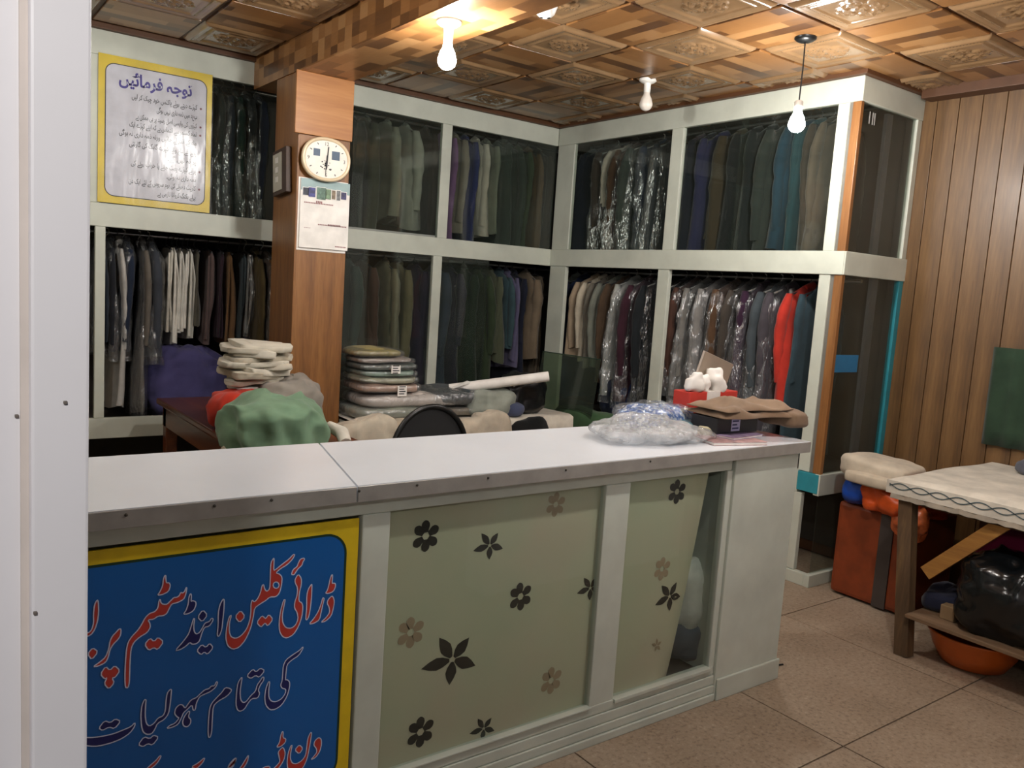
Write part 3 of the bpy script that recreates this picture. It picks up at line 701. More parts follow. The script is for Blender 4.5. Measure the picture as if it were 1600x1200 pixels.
GL = [
 (2,'r',[(1070,345),(1055,380),(1045,430),(1030,490),(1010,520),(1035,525),(1085,505),(1105,460),(1105,430),(1085,425),(1072,430),(1078,350)]),
 (2,'r',[(1070,545),(1035,580),(1025,615),(1045,650),(1050,700),(1020,745),(965,795),(1010,785),(1065,735),(1085,660),(1095,600),(1085,560)]),
 (2,'r',[(985,560),(970,620),(945,690),(900,760),(855,810),(900,805),(955,770),(970,700),(985,630),(1000,570)]),
 (2,'r',[(880,435),(850,480),(835,540),(835,650),(825,760),(835,775),(855,740),(870,660),(880,560),(885,440)]),
 (2,'r',[(810,190),(775,200),(755,240),(745,270),(705,300),(690,345),(715,350),(735,320),(755,290),(790,260),(800,225),(815,205)]),
 (2,'r',[(755,340),(725,390),(725,420),(750,470),(745,540),(720,610),(720,660),(745,700),(755,760),(730,820),(690,850),(640,845),(610,800),(605,730),(620,650),(635,580),(620,580),(590,680),(575,800),(580,880),(610,930),(650,942),(710,910),(760,830),(790,740),(800,650),(790,610),(760,595),(765,520),(785,440),(785,380)]),
 (2,'r',[(525,190),(500,230),(495,300),(492,400),(488,480),(460,505),(440,480),(430,435),(415,450),(400,520),(370,580),(340,605),(325,580),(312,620),(312,700),(300,780),(270,860),(220,920),(170,945),(125,930),(108,880),(110,800),(130,725),(110,735),(85,830),(75,930),(90,1010),(140,1048),(200,1030),(260,960),(310,850),(335,740),(345,660),(400,620),(450,590),(490,555),(545,555),(580,520),(600,440),(605,370),(580,340),(545,330),(590,290),(650,255),(700,205),(725,160),(710,155),(670,200),(610,245),(530,310),(525,290),(530,200)]),
 (2,'r',[(415,730),(365,795),(405,840),(430,815),(445,800),(470,830),(520,765),(480,718),(450,760),(440,750)]),
 (2,'r',[(215,680),(162,740),(205,798),(258,740)]),
 (2,'o',[(548+28*math.cos(a*.6283),445+30*math.sin(a*.6283)) for a in range(10)]),
 (1,'n',[(1250,455),(1220,510),(1205,590),(1205,700),(1195,800),(1215,805),(1240,740),(1250,640),(1260,540),(1262,460)]),
 (1,'n',[(975,635),(955,700),(930,780),(880,850),(800,940),(850,930),(905,895),(940,860),(960,880),(1000,875),(1030,850),(1050,780),(1075,720),(1120,710),(1150,670),(1160,640),(1140,635),(1125,665),(1080,680),(1060,720),(1030,770),(1000,785),(980,760),(975,710),(985,640)]),
 (1,'n',[(1060,555),(1012,625),(1055,670),(1105,605)]),
 (1,'n',[(945,400),(930,440),(925,500),(905,560),(878,598),(920,595),(975,565),(998,510),(995,480),(965,470),(950,480),(955,420)]),
 (1,'n',[(1050,880),(1003,940),(1045,978),(1075,950),(1105,975),(1160,910),(1125,868),(1090,910)]),
 (1,'r',[(905,345),(890,385),(870,400),(855,390),(840,425),(815,440),(790,440),(760,470),(725,505),(690,505),(668,490),(662,455),(650,470),(640,540),(610,575),(560,590),(520,630),(490,690),(450,750),(400,800),(360,860),(345,930),(335,1050),(330,1200),(335,1285),(360,1288),(372,1240),(375,1150),(378,1050),(388,920),(415,860),(470,810),(540,770),(570,720),(565,680),(545,650),(600,645),(640,615),(690,612),(725,590),(745,545),(770,500),(820,490),(880,460),(900,420),(912,350)]),
 (1,'r',[(705,232),(690,270),(685,330),(660,385),(635,420),(680,415),(740,385),(758,330),(745,300),(720,305),(715,270),(715,235)]),
 (1,'r',[(565,820),(515,880),(555,938),(600,910),(640,930),(695,855),(640,812),(605,855)]),
 (1,'r',[(275,735),(250,765),(215,800),(190,850),(180,920),(150,1000),(90,1050),(30,1090),(80,1085),(150,1050),(175,1000),(190,930),(220,880),(270,830),(292,790),(295,735)]),
 (3,'r',[(150,245),(100,320),(140,365),(165,350),(135,410),(180,460),(232,400),(210,355),(240,350),(285,285),(235,238),(190,285)]),
 (1,'r',[(70,460),(45,510),(35,600),(38,680),(20,740),(0,765),(-60,790),(-60,815),(10,795),(50,740),(75,660),(85,580),(82,480)]),
 (1,'r',[(30,910),(-20,970),(20,1025),(80,950)]),
 (4,'n',[(800,60),(770,95),(700,140),(640,185),(615,240),(610,310),(605,380),(590,420),(600,450),(640,460),(635,500),(600,550),(550,578),(505,575),(480,540),(478,470),(490,390),(475,390),(450,460),(440,540),(450,610),(490,655),(540,650),(600,610),(650,530),(675,440),(675,390),(650,370),(635,375),(640,310),(650,230),(690,190),(760,145),(800,80)]),
 (4,'n',[(330,270),(272,335),(310,362),(355,330),(390,350),(443,285),(400,262),(360,300)]),
 (4,'n',[(220,352),(190,400),(178,480),(170,600),(185,655),(210,668),(250,650),(285,590),(320,548),(375,545),(395,500),(380,470),(400,420),(430,380),(435,350),(420,345),(400,380),(370,420),(355,480),(310,520),(270,575),(240,588),(215,560),(210,480),(222,400),(230,352)]),
 (3,'n',[(1270,445),(1240,490),(1190,540),(1145,590),(1125,640),(1115,740),(1110,850),(1115,912),(1130,912),(1145,860),(1150,740),(1158,620),(1200,575),(1290,525),(1335,470),(1310,450)]),
 (3,'n',[(1190,385),(1170,430),(1140,430),(1120,455),(1080,465),(1040,500),(1000,540),(950,560),(915,610),(895,640),(870,605),(840,605),(805,640),(795,690),(820,720),(840,730),(800,780),(750,800),(720,828),(770,820),(830,790),(860,730),(880,680),(915,650),(960,605),(970,660),(990,655),(1000,590),(1030,530),(1070,510),(1130,485),(1180,445),(1200,400)]),
 (3,'n',[(925,665),(885,720),(870,770),(880,805),(915,815),(945,785),(950,745),(925,720),(940,670)]),
 (3,'n',[(755,460),(725,500),(715,580),(710,660),(690,710),(640,730),(605,780),(560,808),(530,780),(520,700),(525,600),(530,560),(515,555),(490,610),(480,700),(485,800),(500,860),(535,885),(580,880),(610,840),(635,780),(700,745),(740,690),(755,600),(765,500),(768,465)]),
 (3,'n',[(510,905),(455,980),(500,1000),(545,970),(590,985),(648,910),(600,890),(565,925)]),
 (3,'n',[(425,770),(390,810),(320,840),(220,880),(100,905),(0,915),(-80,905),(-80,980),(0,995),(80,995),(200,965),(300,925),(380,870),(425,805)]),
 (3,'n',[(140,755),(85,825),(120,848),(180,815),(235,830),(292,760),(240,738),(195,775)]),
 (4,'r',[(945,912),(910,945),(900,985),(925,1015),(930,1050),(905,1085),(870,1125),(920,1100),(960,1040),(975,970),(970,925)]),
 (4,'r',[(870,865),(845,920),(835,1000),(825,1080),(790,1130),(740,1160),(700,1155),(680,1110),(685,1050),(700,985),(685,990),(660,1060),(650,1140),(655,1200),(680,1240),(740,1250),(800,1200),(840,1110),(860,1010),(875,920),(882,868)]),
 (4,'r',[(765,980),(722,1030),(765,1068),(800,1015)]),
 (4,'r',[(605,855),(590,900),(580,960),(550,1005),(590,1000),(635,960),(640,925),(612,915),(615,860)]),
 (4,'r',[(605,1005),(565,1050),(575,1090),(585,1140),(540,1190),(480,1240),(560,1220),(620,1130),(635,1060),(620,1015)]),
 (4,'r',[(285,1080),(260,1120),(230,1170),(200,1210),(240,1205),(280,1140),(290,1085)]),
 (4,'r',[(170,1105),(130,1150),(90,1195),(120,1200),(165,1150),(178,1110)]),
 (4,'r',[(490,1180),(430,1190),(400,1230),(490,1220)]),
 (3,'r',[(660,1080),(620,1130),(560,1180),(520,1220),(560,1215),(630,1160),(672,1090)]),
 (3,'r',[(1070,1105),(1020,1150),(950,1190),(1000,1210),(1060,1150),(1080,1110)]),
 (3,'r',[(1360,1105),(1310,1160),(1290,1210),(1340,1200),(1380,1110)]),
]
def smooth2(p):      # one Chaikin pass rounds the traced outline
    o = []
    for i in range(len(p)):
        a, b_ = p[i], p[(i+1) % len(p)]
        o += [(a[0]*.78+b_[0]*.22, a[1]*.78+b_[1]*.22), (a[0]*.22+b_[0]*.78, a[1]*.22+b_[1]*.78)]
    return o
for z, c_, pts in GL:
    ox, oy = OR[z]
    w3 = [at(ox+x/6, oy+y/6, 'y', SY-.0014) for x, y in (pts if c_ == 'o' else smooth2(pts))]
    if c_ == 'o': lt = part('letter_counter', MB().poly([q+V((0, -.0003, 0)) for q in w3]), M_BLUE, sg)
    else: lt = part('letter', MB().poly(w3), M_RED if c_ == 'r' else M_NAVY, sg)
    part('letter_outline', MB().ribbon([q+V((0, -.0005, 0)) for q in w3], (0, 1, 0), .0026), M_OUTL, lt)

# ------------------------------------------------------------------ Urdu text from the built-in font
FORMS = {'ا': (0xFE8D, 0), 'آ': (0xFE81, 0), 'ب': (0xFE8F, 1), 'پ': (0xFB56, 1), 'ت': (0xFE95, 1), 'ٹ': (0xFB66, 1), 'ج': (0xFE9D, 1), 'چ': (0xFB7A, 1), 'خ': (0xFEA5, 1), 'د': (0xFEA9, 0), 'ڈ': (0xFB88, 0), 'ذ': (0xFEAB, 0), 'ر': (0xFEAD, 0), 'ڑ': (0xFB8C, 0), 'س': (0xFEB1, 1), 'ص': (0xFEB9, 1), 'ف': (0xFED1, 1), 'ک': (0xFB8E, 1), 'گ': (0xFB92, 1), 'ل': (0xFEDD, 1), 'م': (0xFEE1, 1), 'ن': (0xFEE5, 1), 'ں': (0xFB9E, 0), 'و': (0xFEED, 0), 'ہ': (0xFBA6, 1), 'ھ': (0xFBAA, 1), 'ه': (0xFEE9, 1), 'ی': (0xFBFC, 1), 'ے': (0xFBAE, 0), 'ئ': (0xFE89, 1), 'ۓ': (0xFBB0, 0)}
def shape(s):
    out = []
    for i, ch in enumerate(s):
        if ch not in FORMS: out.append(ch); continue
        base, dual = FORMS[ch]
        prev = i > 0 and s[i-1] in FORMS and FORMS[s[i-1]][1] == 1
        nxt = dual and i+1 < len(s) and s[i+1] in FORMS
        k = (3 if nxt else 1) if prev else (2 if nxt else 0)
        out.append(chr(base+k))
    return ''.join(reversed(out))
def text_mb(s, height, bold=0.0, w=None):
    """flat lettering in the XZ plane, origin at right baseline end, facing -Y"""
    cu = bpy.data.curves.new('lettering', 'FONT'); cu.body = s; cu.size = 1; cu.offset = bold; cu.resolution_u = 3; cu.fill_mode = 'FRONT'
    o = bpy.data.objects.new('lettering', cu); COL.objects.link(o)
    dg = bpy.context.evaluated_depsgraph_get(); dg.update()
    me = bpy.data.meshes.new_from_object(o.evaluated_get(dg))
    vs = [v_.co.copy() for v_ in me.vertices]; fs = [tuple(p_.vertices) for p_ in me.polygons]
    COL.objects.unlink(o); bpy.data.objects.remove(o); bpy.data.curves.remove(cu); bpy.data.meshes.remove(me)
    if not vs: return MB()
    x1 = max(v_.x for v_ in vs); x0 = min(v_.x for v_ in vs); sx = sz = height
    if w: sx = w/(x1-x0)
    return MB().add([((v_.x-x1)*sx, 0, v_.y*sz) for v_ in vs], fs)

PYN = YA-.006
po = thing('notice_poster', 'yellow bordered notice in purple and black lettering on the left cabinet', 'poster', (1.12, PYN, 1.80))
part('backing', MB().box((.838, PYN, 1.800), (1.412, PYN+.004, 2.553), .001), plain('notice_yellow', 'd9bd22', .4, bstr=0), po)
fld = rrect(.872, 1.382, 1.838, 2.512, .045, PYN-.0006)
part('white_field', MB().poly(fld, (0, .0006, 0)), plain('notice_white', 'c9c9d2', .5, bstr=0), po)
part('dark_outline', MB().ribbon([q+V((0, -.0004, 0)) for q in fld], (0, 1, 0), .0045), M_INK, po)
def put(mb, x, z, y, rot=0): return mb.xf(Matrix.Translation((x, y, z)) @ Matrix.Rotation(rot, 4, 'Y'))
ty = PYN-.0016
hd_ = put(text_mb(shape('توجہ فرمائیں'), .086, .030, .37), 1.305, 2.418, ty)
part('heading_lettering', hd_, M_PURP, po)
LINES = [('کپڑے دیتے ہوئے پاکٹس خود چیک کر لیں', .335, 2.352, 1), ('بعد میں ذمہ داری نہیں ہوگی', .21, 2.303, 0), ('کپڑوں کی واپسی اصل رسید پر ہی ممکن ہے', .315, 2.253, 1), ('تمام کسٹمر سے التماس ہے کہ اپنے کپڑے ایک', .345, 2.208, 1),
         ('ماہ کے اندر لے جائیں ورنہ ذمہ داری نہ ہوگی', .395, 2.160, 0), ('پچے گے داغ والے کپڑے گاہک کی گارنٹی', .345, 2.108, 0), ('پر نہ لیں گے۔', .15, 2.058, 0), ('پرانے کپڑے پھٹ جانے یا خراب ہونے کی', .335, 2.010, 1), ('ذمہ داری نہ ہوگی۔', .155, 1.962, 0), ('کارپٹ دھونے کی ہوم سروس کے لئے ایک دن', .345, 1.915, 1), ('پہلے بکنگ کروانا لازمی ہے', .20, 1.866, 0)]
tl = MB(); dots = MB()
for s, w_, z, dot in LINES:
    q = put(text_mb(shape(s), .036, .012, w_), 1.333, z, ty); tl.add(q.v, q.f)
    if dot: dots.poly([V((1.352+.006*math.cos(a), ty, z+.008+.006*math.sin(a))) for a in [k*.6283 for k in range(10)]])
part('body_lettering', tl, M_INK, po); part('bullet_dots', dots, M_DOT, po)
vs = []; nx, nz = 26, 32
for j in range(nz+1):
    for i in range(nx+1):
        vs.append((.834+.582*i/nx, PYN-.005-.002*noise.noise(V((i*.4, j*.25, 3))), 1.796+.762*j/nz))
part('plastic_sleeve', MB().add(vs, [(j*(nx+1)+i, j*(nx+1)+i+1, (j+1)*(nx+1)+i+1, (j+1)*(nx+1)+i) for j in range(nz) for i in range(nx)], True), M_SLEEVE, po)

# ------------------------------------------------------------------ clock, calendar and switch on the column
ck = thing('wall_clock', 'oval white wall clock with gold rim on the wooden column', 'clock', (1.787, 4.12, 1.97))
cc = V((1.787, 0, 2.09)); ca_, cb_ = .135, .113
def oval(y, k, n=40, zoff=0): return [V((cc.x+(ca_+k)*math.copysign(abs(math.cos(a))**.9, math.cos(a)), y, cc.z+zoff+(cb_+k)*math.copysign(abs(math.sin(a))**.9, math.sin(a)))) for a in [6.2832*i/n for i in range(n)]]
part('case', MB().rings([oval(4.147, -.006), oval(4.125, 0), oval(4.116, -.004), oval(4.115, -.014), oval(4.124, -.020)]), plain('clock_rim', 'd6c2a2', .3, .1), ck)
part('dial', MB().poly(oval(4.1228, -.019)), plain('clock_dial', 'e2ddd2', .5, bstr=0), ck)
nmb = MB()
for s, a in (('12', 90), ('3', 0), ('6', 270), ('9', 180)):
    q = text_mb(s, .026); w_ = -min(v_[0] for v_ in q.v); q = put(q, cc.x+.088*math.cos(math.radians(a))*1.12+w_/2, cc.z+.078*math.sin(math.radians(a))-.009, 4.1222); nmb.add(q.v, q.f)
for a in range(0, 360, 30):
    if a % 90:
        d = V((math.cos(math.radians(a))*1.17, 0, math.sin(math.radians(a)))); p = cc+d*.08; p.y = 4.1222; q = cc+d*.09; q.y = 4.1222; nmb.bar(p, q, .004, .0005, V((0, 1, 0)))
part('numerals', nmb, M_INK, ck)
part('hand', MB().bar((cc.x, 4.120, cc.z-.05), (cc.x+.008, 4.120, cc.z+.065), .006, .0008, V((0, 1, 0))), M_INK, ck); part('hand', MB().bar((cc.x, 4.1185, cc.z+.02), (cc.x-.004, 4.1185, cc.z-.075), .003, .0008, V((0, 1, 0))), M_INK, ck)
gm = MB()
for dx, dz, s_ in ((-.055, .03, .018), (.05, .025, .022)): gm.box((cc.x+dx-s_, 4.1218, cc.z+dz-s_), (cc.x+dx+s_, 4.1224, cc.z+dz+s_))
part('dial_picture', gm, plain('clock_print', '46586c', .5), ck)
em = MB(); rd3 = random.Random(3)
for k in range(22):
    dx, dz = rd3.gauss(0, .014), rd3.gauss(0, .011); w3, h3 = rd3.uniform(.002, .005), rd3.uniform(.001, .003)
    em.box((cc.x-.004+dx-w3, 4.1214, cc.z-.026+dz-h3), (cc.x-.004+dx+w3, 4.1222, cc.z-.026+dz+h3))
part('dial_emblem', em, M_INK, ck)
cl = thing('wall_calendar', 'white paper calendar with small pictures hanging under the clock', 'calendar', (1.80, 4.14, 1.62))
part('page_stack', MB().box((1.664, 4.150, 1.632), (1.938, 4.163, 1.985), .002), M_PAPER, cl)
part('back_sheet', MB().box((1.655, 4.160, 1.618), (1.930, 4.1645, 1.99), .001), M_PAPER, cl)
part('picture_header', MB().box((1.665, 4.1488, 1.925), (1.937, 4.1502, 1.985)), plain('calendar_sky', '8fa6a6', .5), cl)
cols = ['2a2f3c', '3c3f78', '5d7a6a', '708a6c', '7a6a55', '6d6f70', '35345c']
for k, cx_ in enumerate((1.690, 1.725, 1.775, 1.816, 1.845, 1.872, 1.902)):
    hh = (.022, .028, .036, .030, .027, .030, .022)[k]; ww = (.014, .018, .024, .014, .010, .010, .015)[k]
    pic = part('picture', MB().box((cx_-ww-.003, 4.1478, 1.922-hh-.003), (cx_+ww+.003, 4.1489, 1.922+hh*.7+.003)), M_PAPER, cl)
    part('picture_print', MB().box((cx_-ww, 4.1470, 1.922-hh), (cx_+ww, 4.1479, 1.922+hh*.7)), plain('calendar_'+cols[k], cols[k], .5, var=.3, nscale=60), pic)
ln_ = MB()
for x0, x1, z, h_ in ((1.685, 1.85, 1.864, .006), (1.75, 1.79, 1.872, .010), (1.765, 1.935, 1.757, .006), (1.82, 1.90, 1.759, .010), (1.69, 1.73, 1.735, .002), (1.865, 1.935, 1.650, .006)):
    n_ = int((x1-x0)/.009)
    for k in range(n_): ln_.box((x0+k*.009, 4.1492, z-h_/2), (x0+k*.009+.0065, 4.1501, z+h_/2))
part('printed_lines', ln_, plain('calendar_ink', '8a5a5a', .6), cl)
sw = thing('switch_board', 'tilted switch board with pale plate on the column side', 'switch', (1.64, 4.33, 1.93))
rot = Matrix.Translation((1.633, 4.345, 2.02)) @ Matrix.Rotation(-.10, 4, 'X')
part('back_box', MB().box((-.016, -.105, -.118), (.016, .085, .118), .004).xf(rot), plain('switch_wood', '3a2414', .5), sw)
part('plate', MB().box((-.020, -.05, -.098), (-.0155, .072, .098), .003).xf(rot), plain('switch_plate', 'b5b3a4', .5), sw)
bs = MB()
for k in range(3): bs.box((-.024, -.006, .045-.05*k), (-.0195, .028, .075-.05*k), .002)
part('switch_button', bs.xf(rot), M_WHITE, sw)

# ------------------------------------------------------------------ bulbs
def bulb(label, x, y, ztop, drop, strength, lit=True, cord=False, name='light_bulb', r=.037):
    b_ = thing(name, label, 'light bulb', (x, y, ztop-drop-.15))
    part('holder_base', MB().lathe((x, y, ztop), [(.048, 0), (.048, -.010), (.040, -.016), (.034, -.020), (.020, -.024)], 20), M_WHITE if not cord else M_BLACK, b_)
    z = ztop-drop
    if cord: part('cord', MB().tube([(x, y, ztop-.02), (x+.003, y, (ztop+z)/2), (x, y, z)], .0035, 6), M_BLACK, b_)
    part('socket', MB().lathe((x, y, z), [(.012, 0), (.019, -.006), (.020, -.035), (.018, -.042)] if cord else [(.022, drop-.02), (.019, 0), (.019, -.02), (.018, -.042)], 16), M_WHITE, b_)
    prof = [(.017, -.042), (.019, -.055), (r*.8, -.075)] + [(r*math.cos(a), -.042-.062-r*math.sin(a)) for a in [k*math.pi/14 for k in range(0, 7)]] + [(.003, -.104-r)]
    mt = emit('bulb_glow_%d' % int(x*100+900), (1.0, .97, .925), strength) if lit else plain('bulb_off', 'd9d2c8', .25)
    part('bulb_glass', MB().lathe((x, y, z), prof, 20), mt, b_, 'glowing bulb' if lit else 'unlit white bulb')
    return b_
bulb('glowing bulb fixed under the beam above the counter', 1.742, 2.90, 2.514, .045, BULB_INSIDE)
bulb('glowing bulb hanging on a black cord before the right cabinet', 3.268, 2.363, ZC-.008, .275, BULB_BACK, cord=True)
bulb('unlit white bulb on the ceiling near the cabinet corner', 3.352, 3.42, ZC-.010, .03, 0, False)
bulb('glowing bulb on ceiling above the customers side', 2.15, 1.05, ZC-.010, .13, BULB_SHOP, cord=True)
bulb('glowing bulb on the ceiling left of the beam near the desk', .25, 3.35, ZC-.010, .10, BULB_LEFT, cord=True)
bulb('added bulb outside the doorway brightening the door jamb', -.30, -.38, 2.35, .22, BULB_JAMB_FILL, cord=True)  # added lamp behind the camera, there to brighten the white jamb
sc = thing('security_camera', 'small white dome camera on the ceiling between the bulbs', 'camera', (2.133, 2.80, ZC-.10))
cx, cy = 2.135, 2.80
part('housing', MB().lathe((cx, cy, ZC-.01), [(.055, 0), (.055, -.02), (.048, -.05), (.038, -.078), (.022, -.092), (.004, -.096)], 22), M_WHITE, sc)
lm = MB()
for d in (-.013, .013): lm.blob((cx+d*.8, cy-d*.6, ZC-.101), (.020, .020, .010), 1, 1, nu=12, nv=6)
part('lens', lm, M_BLACK, sc)

# ------------------------------------------------------------------ desk with heap of cloth, left behind the counter
dk = thing('desk', 'dark reddish wooden desk carrying laundry behind the counter', 'desk', (1.36, 3.85, 0))
part('desk_top', MB().box((1.10, 3.02, .750), (1.628, 4.66, .782), .008), M_DESK, dk)
part('apron', MB().box((1.13, 3.05, .64), (1.60, 3.07, .75)).box((1.13, 4.60, .64), (1.60, 4.62, .75)).box((1.125, 3.05, .64), (1.145, 4.62, .75)).box((1.59, 3.05, .64), (1.607, 4.62, .75)), M_DESK, dk)
for x in (1.125, 1.545):
    for y in (3.05, 4.55): part('leg', MB().box((x, y, 0), (x+.06, y+.06, .75), .005), M_DESK, dk)
kn = MB(); kn.blob((1.118, 3.42, .70), (.024, .024, .024), 1, 1, nu=10, nv=8); part('drawer_knob', kn, M_STEEL, dk)
part('drawer', MB().box((1.118, 3.2, .652), (1.128, 3.65, .742), .003), M_DESK, dk)
def folds(k, a, e=1.0):
    def f(p, th, ph):
        g = max(0, math.cos(ph))
        q = 1+a*(.6*math.sin(k*th+2*math.sin(p.z*9))+.4*math.sin(k*1.7*th+1.3+p.z*6))*g
        return V((p.x*q, p.y*q, p.z))
    return f
gp = at(420, 660, 'y', 3.25)
def green_fn(p, th, ph):
    q = 1+.05*math.sin(9*th+p.z*12+2*math.sin(p.x*14))*max(0, math.cos(ph)); z = p.z
    z -= .030*abs(math.sin(p.x*13+p.y*7))+.012*math.sin(p.x*31)
    return V((p.x*q, p.y*q, z))
solid('green_cloth', MB().blob((1.235, 3.29, .862), (.37, .38, .25), .62, .75, .02, 8, 4, 110, 54, green_fn, -.076, .034, 6), fabric('718f74'), 'crumpled green cloth draped over the heap on the desk', 'cloth')
solid('red_cloth', MB().blob((1.235, 3.70, .862), (.24, .28, .17), .7, .8, .02, 9, 6, 60, 30, folds(7, .04), -.073, .018, 9), fabric('b8321e'), 'red cloth peeking out behind the green cloth on desk', 'cloth')
solid('grey_cloth', MB().blob((1.45, 3.72, .885), (.30, .32, .22), .6, .7, .02, 9, 7, 60, 30, folds(6, .04), -.093, .022, 9), fabric('8b857c'), 'grey brown cloth lump under the white folded stack', 'cloth')
solid('white_sleeve', MB().tube([(1.075, 3.33, .80), (1.055, 3.28, .775), (1.058, 3.22, .72), (1.07, 3.17, .66)], [.028, .034, .036, .03], 10), fabric('c9bfa8'), 'cream sleeve hanging off the desk left of the green cloth', 'cloth')
solid('white_sleeve', MB().tube([(1.50, 3.32, .845), (1.515, 3.22, .83), (1.50, 3.15, .80)], [.022, .03, .026], 10), fabric('d4cfc2'), 'white sleeve end sticking out right of the green cloth', 'cloth')
def folded(name, label, cat, group, c, size, hexc, rz=0, lay=5, seed=0, parts=None, mat=None, amp=.012):
    def fn(p, th, ph):
        s_ = .5+.5*math.sin(p.z/size[2]*6.2832*lay+math.sin(p.x*9+seed))
        k = 1+.03*s_*abs(math.cos(ph))**.3
        return V((p.x*k, p.y*k, p.z+.006*math.sin(p.x*15+seed)+.005*math.sin(p.y*19+seed*2)))
    mb = MB().blob((0, 0, 0), size, .22, .32, amp, 7, seed, 60, 8*lay, fn, None, amp*.5, 14)
    mb.xf(Matrix.Translation(c) @ Matrix.Rotation(rz, 4, 'Z'))
    return solid(name, mb, mat or fabric(hexc), label, cat, group)
zz = .985; rd2 = random.Random(4)
for k, lb in enumerate(('lowest', 'second', 'third', 'fourth', 'fifth', 'sixth', 'seventh', 'eighth', 'ninth', 'topmost')):
    folded('folded_cloth', f'cream folded cloth, {lb} of the crumpled stack on the desk', 'cloth', 'cream folded cloths stacked on the desk', (1.325+rd2.uniform(-.03, .03), 3.80+rd2.uniform(-.02, .02), zz), (rd2.uniform(.19, .27), rd2.uniform(.17, .23), rd2.uniform(.02, .032)), ('bdb6a6', 'c8c2b2', 'b6ae9c', 'cbc5b6')[k % 4], rd2.uniform(-.5, .5), 2, k+1, amp=.032)
    zz += .018
solid('white_papers', MB().box((1.22, 3.70, .945), (1.42, 3.86, .966), .004), M_PAPER, 'flat white folded sheet under the cream cloth stack', 'cloth')

# ------------------------------------------------------------------ packing table right of the column
pt = thing('packing_table', 'table under a hanging white cloth right of the column', 'table', (2.7, 4.25, 0))
part('table_top', MB().box((2.0, 3.93, .69), (3.38, 4.55, .72), .004), M_TABLEW, pt)
for x in (2.03, 3.30):
    for y in (3.96, 4.47): part('leg', MB().box((x, y, 0), (x+.05, y+.05, .69)), M_TABLEW, pt)
# cloth: drape with pleated front
def pleat(x, z): return 3.885-.016*math.sin(x*19+1.5*math.sin(x*5))-.016*math.sin(x*43+1)*(.75-z)*2.5-.03*(.74-z)
nx = 60; rows = [(4.50, .7245), (4.2, .7255), (3.93, .7265), (3.905, .724)]; vs = []; nz_ = 7
for i in range(nx+1):
    x = 1.945+1.45*i/nx
    for (y, z) in rows: vs.append((x, y, z+.003*math.sin(x*19+y*11)))
    for k in range(nz_): z = .715-.40*k/(nz_-1); vs.append((x, pleat(x, z), z))
w_ = len(rows)+nz_
solid('table_cloth', MB().add(vs, [(i*w_+j, (i+1)*w_+j, (i+1)*w_+j+1, i*w_+j+1) for i in range(nx) for j in range(w_-1)], True), fabric('cfc7b9'), 'cream cloth hanging over the packing table front', 'cloth')
def packet(label, c, size, hexc, rz=0, seed=0, tag_=None, group='plastic wrapped folded clothes on the packing table', e=(.35, .4)):
    root = thing('folded_packet', label, 'folded clothes', (c[0], c[1], c[2]-size[2]/2), rz, group)
    mb = MB().blob((0, 0, size[2]/2), size, *e, .012, 7, seed, 40, 16, lambda p, th, ph: V((p.x, p.y, p.z+.004*math.sin(p.x*14+seed))))
    lpart('folded_cloth', mb, fabric(hexc), root)
    lpart('plastic_bag', MB().blob((0, 0, size[2]/2), (size[0]+.035, size[1]+.03, size[2]+.006), e[0]+.1, e[1], .014, 9, seed+4, 40, 14), M_FILM, root)
    if tag_ is not None:
        tg = MB().box((tag_-.028, -size[1]/2-.022, -.015), (tag_+.028, -size[1]/2-.018, size[2]*.9)); t_ = lpart('paper_tag', tg, M_PAPER, root)
        ink = MB()
        for k in range(4): ink.box((tag_-.02, -size[1]/2-.0232, size[2]*.75-.013*k), (tag_+.02-.008*(k % 2), -size[1]/2-.0222, size[2]*.75-.013*k+.005))
        o = lpart('tag_print', ink, M_INK, t_)
    return root
yk = 4.16
packet('flattened pale green plastic wrapped garment lowest beside the column', (2.20, yk, .765), (.44, .36, .066), '8f9384', 0, 1)
packet('plump white packet under the pink shirts beside the column', (2.34, yk, .830), (.66, .36, .085), 'cfc4ba', 0, 2, e=(.5, .5))
packet('pink folded shirt packet with white tag above the white packet', (2.18, yk, .900), (.36, .32, .048), 'c2a08c', 0, 3, .04)
packet('beige green folded packet above the pink shirts', (2.17, yk, .945), (.35, .32, .036), 'a5a387', 0, 4)
packet('mint folded shirt packet in the middle of the stack', (2.17, yk, .982), (.33, .30, .034), '8aa392', 0, 5)
packet('dark striped folded packet with white tag near stack top', (2.17, yk, 1.018), (.35, .30, .034), '46504a', 0, 6, .01)
packet('grey pink folded packet second from the stack top', (2.16, yk, 1.052), (.32, .28, .030), '9c8e84', 0, 7)
packet('olive yellow folded garment on top of the packet stack', (2.12, yk, 1.090), (.30, .26, .048), '8e8144', 0, 8, e=(.6, .6))
packet('dark teal wrapped jacket with white tag right of the white packet', (2.66, yk-.02, .838), (.50, .34, .10), '1f2b30', 0, 9, .12, e=(.55, .55))
packet('clear wrapped brown packet under the dark teal jacket', (2.62, yk-.02, .762), (.62, .34, .05), '6e6454', 0, 10, .14)
solid('white_hanger', MB().poly([V((2.56, 4.02, .895)), V((2.68, 4.02, .935)), V((2.80, 4.02, .895)), V((2.78, 4.02, .892)), V((2.68, 4.02, .918)), V((2.58, 4.02, .892))], (0, .012, 0)), M_WHITE, 'white hanger end lying on the dark teal jacket', 'hanger')
r0 = at(702, 608, 'y', 4.10); r1 = at(857, 588, 'y', 3.80)
rl = MB().tube([r0, r1], .030, 18); 
solid('paper_roll', rl, M_PAPER, 'long white paper roll sticking up over the packing table', 'roll')
